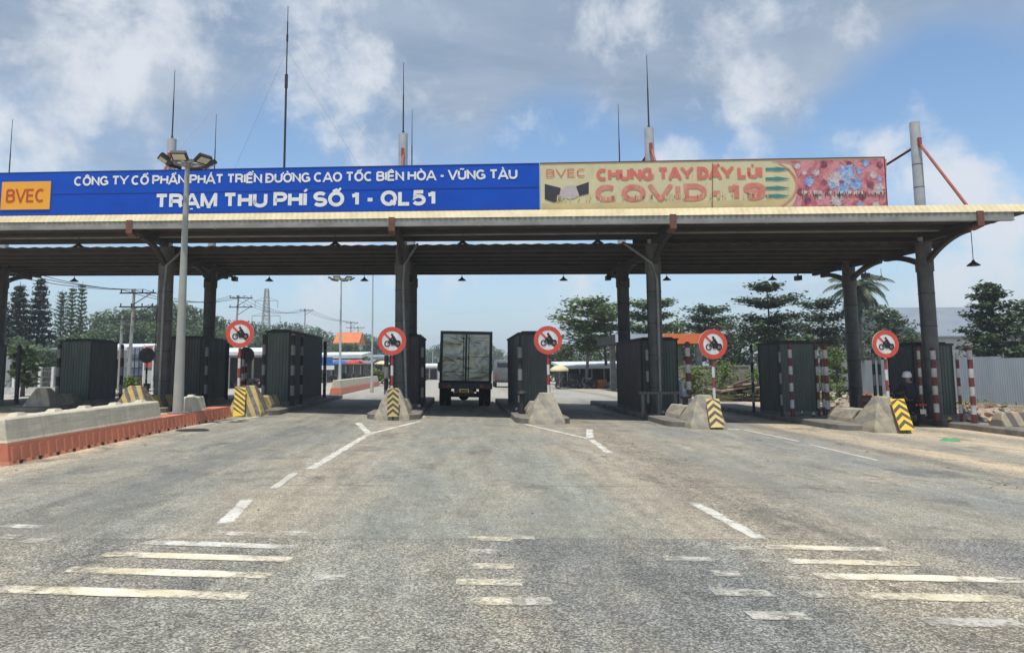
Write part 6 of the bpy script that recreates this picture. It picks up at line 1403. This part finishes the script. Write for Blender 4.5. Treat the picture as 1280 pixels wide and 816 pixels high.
# weeds
rng = np.random.default_rng(5); pp = []
for (x, y, r, n) in ((PX(935, 42), 43, 2.2, 500), (PX(1030, 40), 40, 2.4, 500), (PX(900, 44), 45, 1.5, 300), (24, 27, 1.2, 120), (22.5, 33, 2.5, 260), (-19.5, 44, 2, 200), (PX(232, 27), 27.0, .4, 60)):
    c = np.stack([x + rng.normal(size=n) * r * .5, y + rng.normal(size=n) * r * .5, np.full(n, 0.0)], 1); c[:, 2] = [g(v) + .12 * abs(rng.normal()) + .03 for v in c[:, 0]]; pp.append(c)
wd = leaves('weeds', np.concatenate(pp), .13, 'leaf_bright', None, rng, 0.0, .3); wd['kind'] = 'stuff'; wd['label'] = 'patchy green weeds along the verges'; wd['category'] = 'weeds'

rr = random.Random(77); b = B()
for i in range(330):
    x = rr.choice((3.4, 3.3, -2.1, 8.9, 9.0, -6.4, rr.uniform(-6, 12))) + rr.gauss(0, .35); y = rr.uniform(4.6, 19) ; s_ = rr.uniform(.006, .014) * (1.7 if rr.random() < .08 else 1)
    mt = Matrix.Rotation(rr.uniform(0, 3), 3, 'Z'); b.m = rr.choice((0, 0, 1)); b.box((x, y, g(x) + s_ * .3), (s_ * 2, s_ * 1.4, s_), mtx=mt)
st = b.obj('gravel', ['paving', 'rubble_p'], None, flat=True); st['kind'] = 'stuff'; st['label'] = 'loose gravel scattered along the lane edges'; st['category'] = 'gravel'
# cctv boxes and a conduit under the rear edge
for px_, dv_ in ((761, 7.2), (291, 7.2), (1085, 6.6), (1000, 7.4)):
    x = solveX(px_, dv_); q0 = C(x, dv_, 5.86); b = B(org); b.box(q0 + Vector((0, 0, -.14)), (.22, .34, .2)); b.cyl(q0 + Vector((0, 0, -.06)), q0 + Vector((0, 0, .1)), .03, n=6); b.obj('camera_housing', 'black', canopy)
for dv_, z_ in ((4.2, 6.02), (-1.0, 6.27)):
    b = B(org); b.beam(C(XL, dv_, z_), C(XR - .4, dv_, z_), .05, .05); b.obj('conduit', 'gutter', canopy, flat=True)
for x_ in (-11.0, 6.76, 15.71):
    b = B(org); b.tube([C(x_ - .2, -.1, 6.0), (x_ - .262, Yc(x_) - .06, 5.0), (x_ - .27, Yc(x_) - .08, 3.0), (x_ - .262, Yc(x_) - .06, g(x_) + .3)], .014, 5); b.obj('cable', 'rod', canopy)

for px, Yq, rz_, lb in ((418, 74, 1.2, 'parked motorbike below the distant floodlight mast'), (436, 75, 1.5, 'parked motorbike in front of the dark stall row'), (452, 77, 1.9, 'parked motorbike at the right end of the dark stall row'), (478, 96, 1.4, 'parked motorbike left of the second round sign'), (716, 61, 1.3, 'parked motorbike right of the cream umbrella'), (742, 61.5, 1.7, 'parked motorbike before the dark roadside stall'), (532, 88, 1.5, 'parked motorbike by the tiny white shop'), (318, 55, 1.4, 'parked motorbike before the shuttered shop on the left')):
    x = PX(px, Yq); dup(MB, (x, Yq, g(x) + .012), lb, rz=rz_)
for px, Yq, h_, w_, k_, lb in ((472, 63, 1.3, 2.0, 'leaf_bright', 'low green bush at the far end of the median barrier'), (462, 82, 2.6, 2.4, 'leaf_mid', 'small tree at the right end of the dark stall row'), (404, 78, 2.2, 1.6, 'leaf_mid', 'small potted tree beside the blue sign'), (487, 100, 3.0, 3.0, 'leaf_mid', 'small tree before the distant blue roofed shop'), (166, 47, 1.0, 1.6, 'leaf_bright', 'leafy low plant at the foot of the utility pole'), (272, 55, 1.5, 1.2, 'leaf_mid', 'small bush before the shuttered shop'), (430, 72, 1.1, .9, 'leaf_mid', 'little potted bush before the stall row')):
    broadleaf((PX(px, Yq), Yq, g(PX(px, Yq))), h_, w_, lb, k_, int(px), 420, .13, .1, 8, name='bush')
for px, Yq, m_, lb in ((444, 73, 'red', 'red market parasol above the stall row'), (425, 77, 'blue_panel', 'blue market parasol beside the floodlight mast'), (478, 90, 'umbrella_cream', 'pale parasol left of the second round sign')):
    x = PX(px, Yq); t = thing('umbrella', (x, Yq, g(x)), lb, 'umbrella'); b = B(); b.cyl((0, 0, 0), (0, 0, 2.2), .03, n=6); b.obj('pole', 'gutter', t)
    b = B(); b.lathe((0, 0, 1.95), [(1.0, -.08), (1.0, .0), (.7, .18), (.3, .32), (.001, .36)], 10); b.obj('canopy', bpy.data.materials[m_] if m_ == 'umbrella_cream' else m_, t, flat=True)

# the air itself
hz = B(); hz.mm(-2600, 2600, -2600, 4600, -2.0, 28.0); hm = bpy.data.materials.new('haze_air'); hm.use_nodes = True; hn = hm.node_tree.nodes; hn.clear()
ho = hn.new('ShaderNodeOutputMaterial'); hv = hn.new('ShaderNodeVolumePrincipled'); hv.inputs['Color'].default_value = (.86, .92, .98, 1); hv.inputs['Density'].default_value = .0009; hv.inputs['Anisotropy'].default_value = .2
hm.node_tree.links.new(hv.outputs[0], ho.inputs['Volume']); ho_ = hz.obj('haze', hm, flat=True); ho_['kind'] = 'stuff'
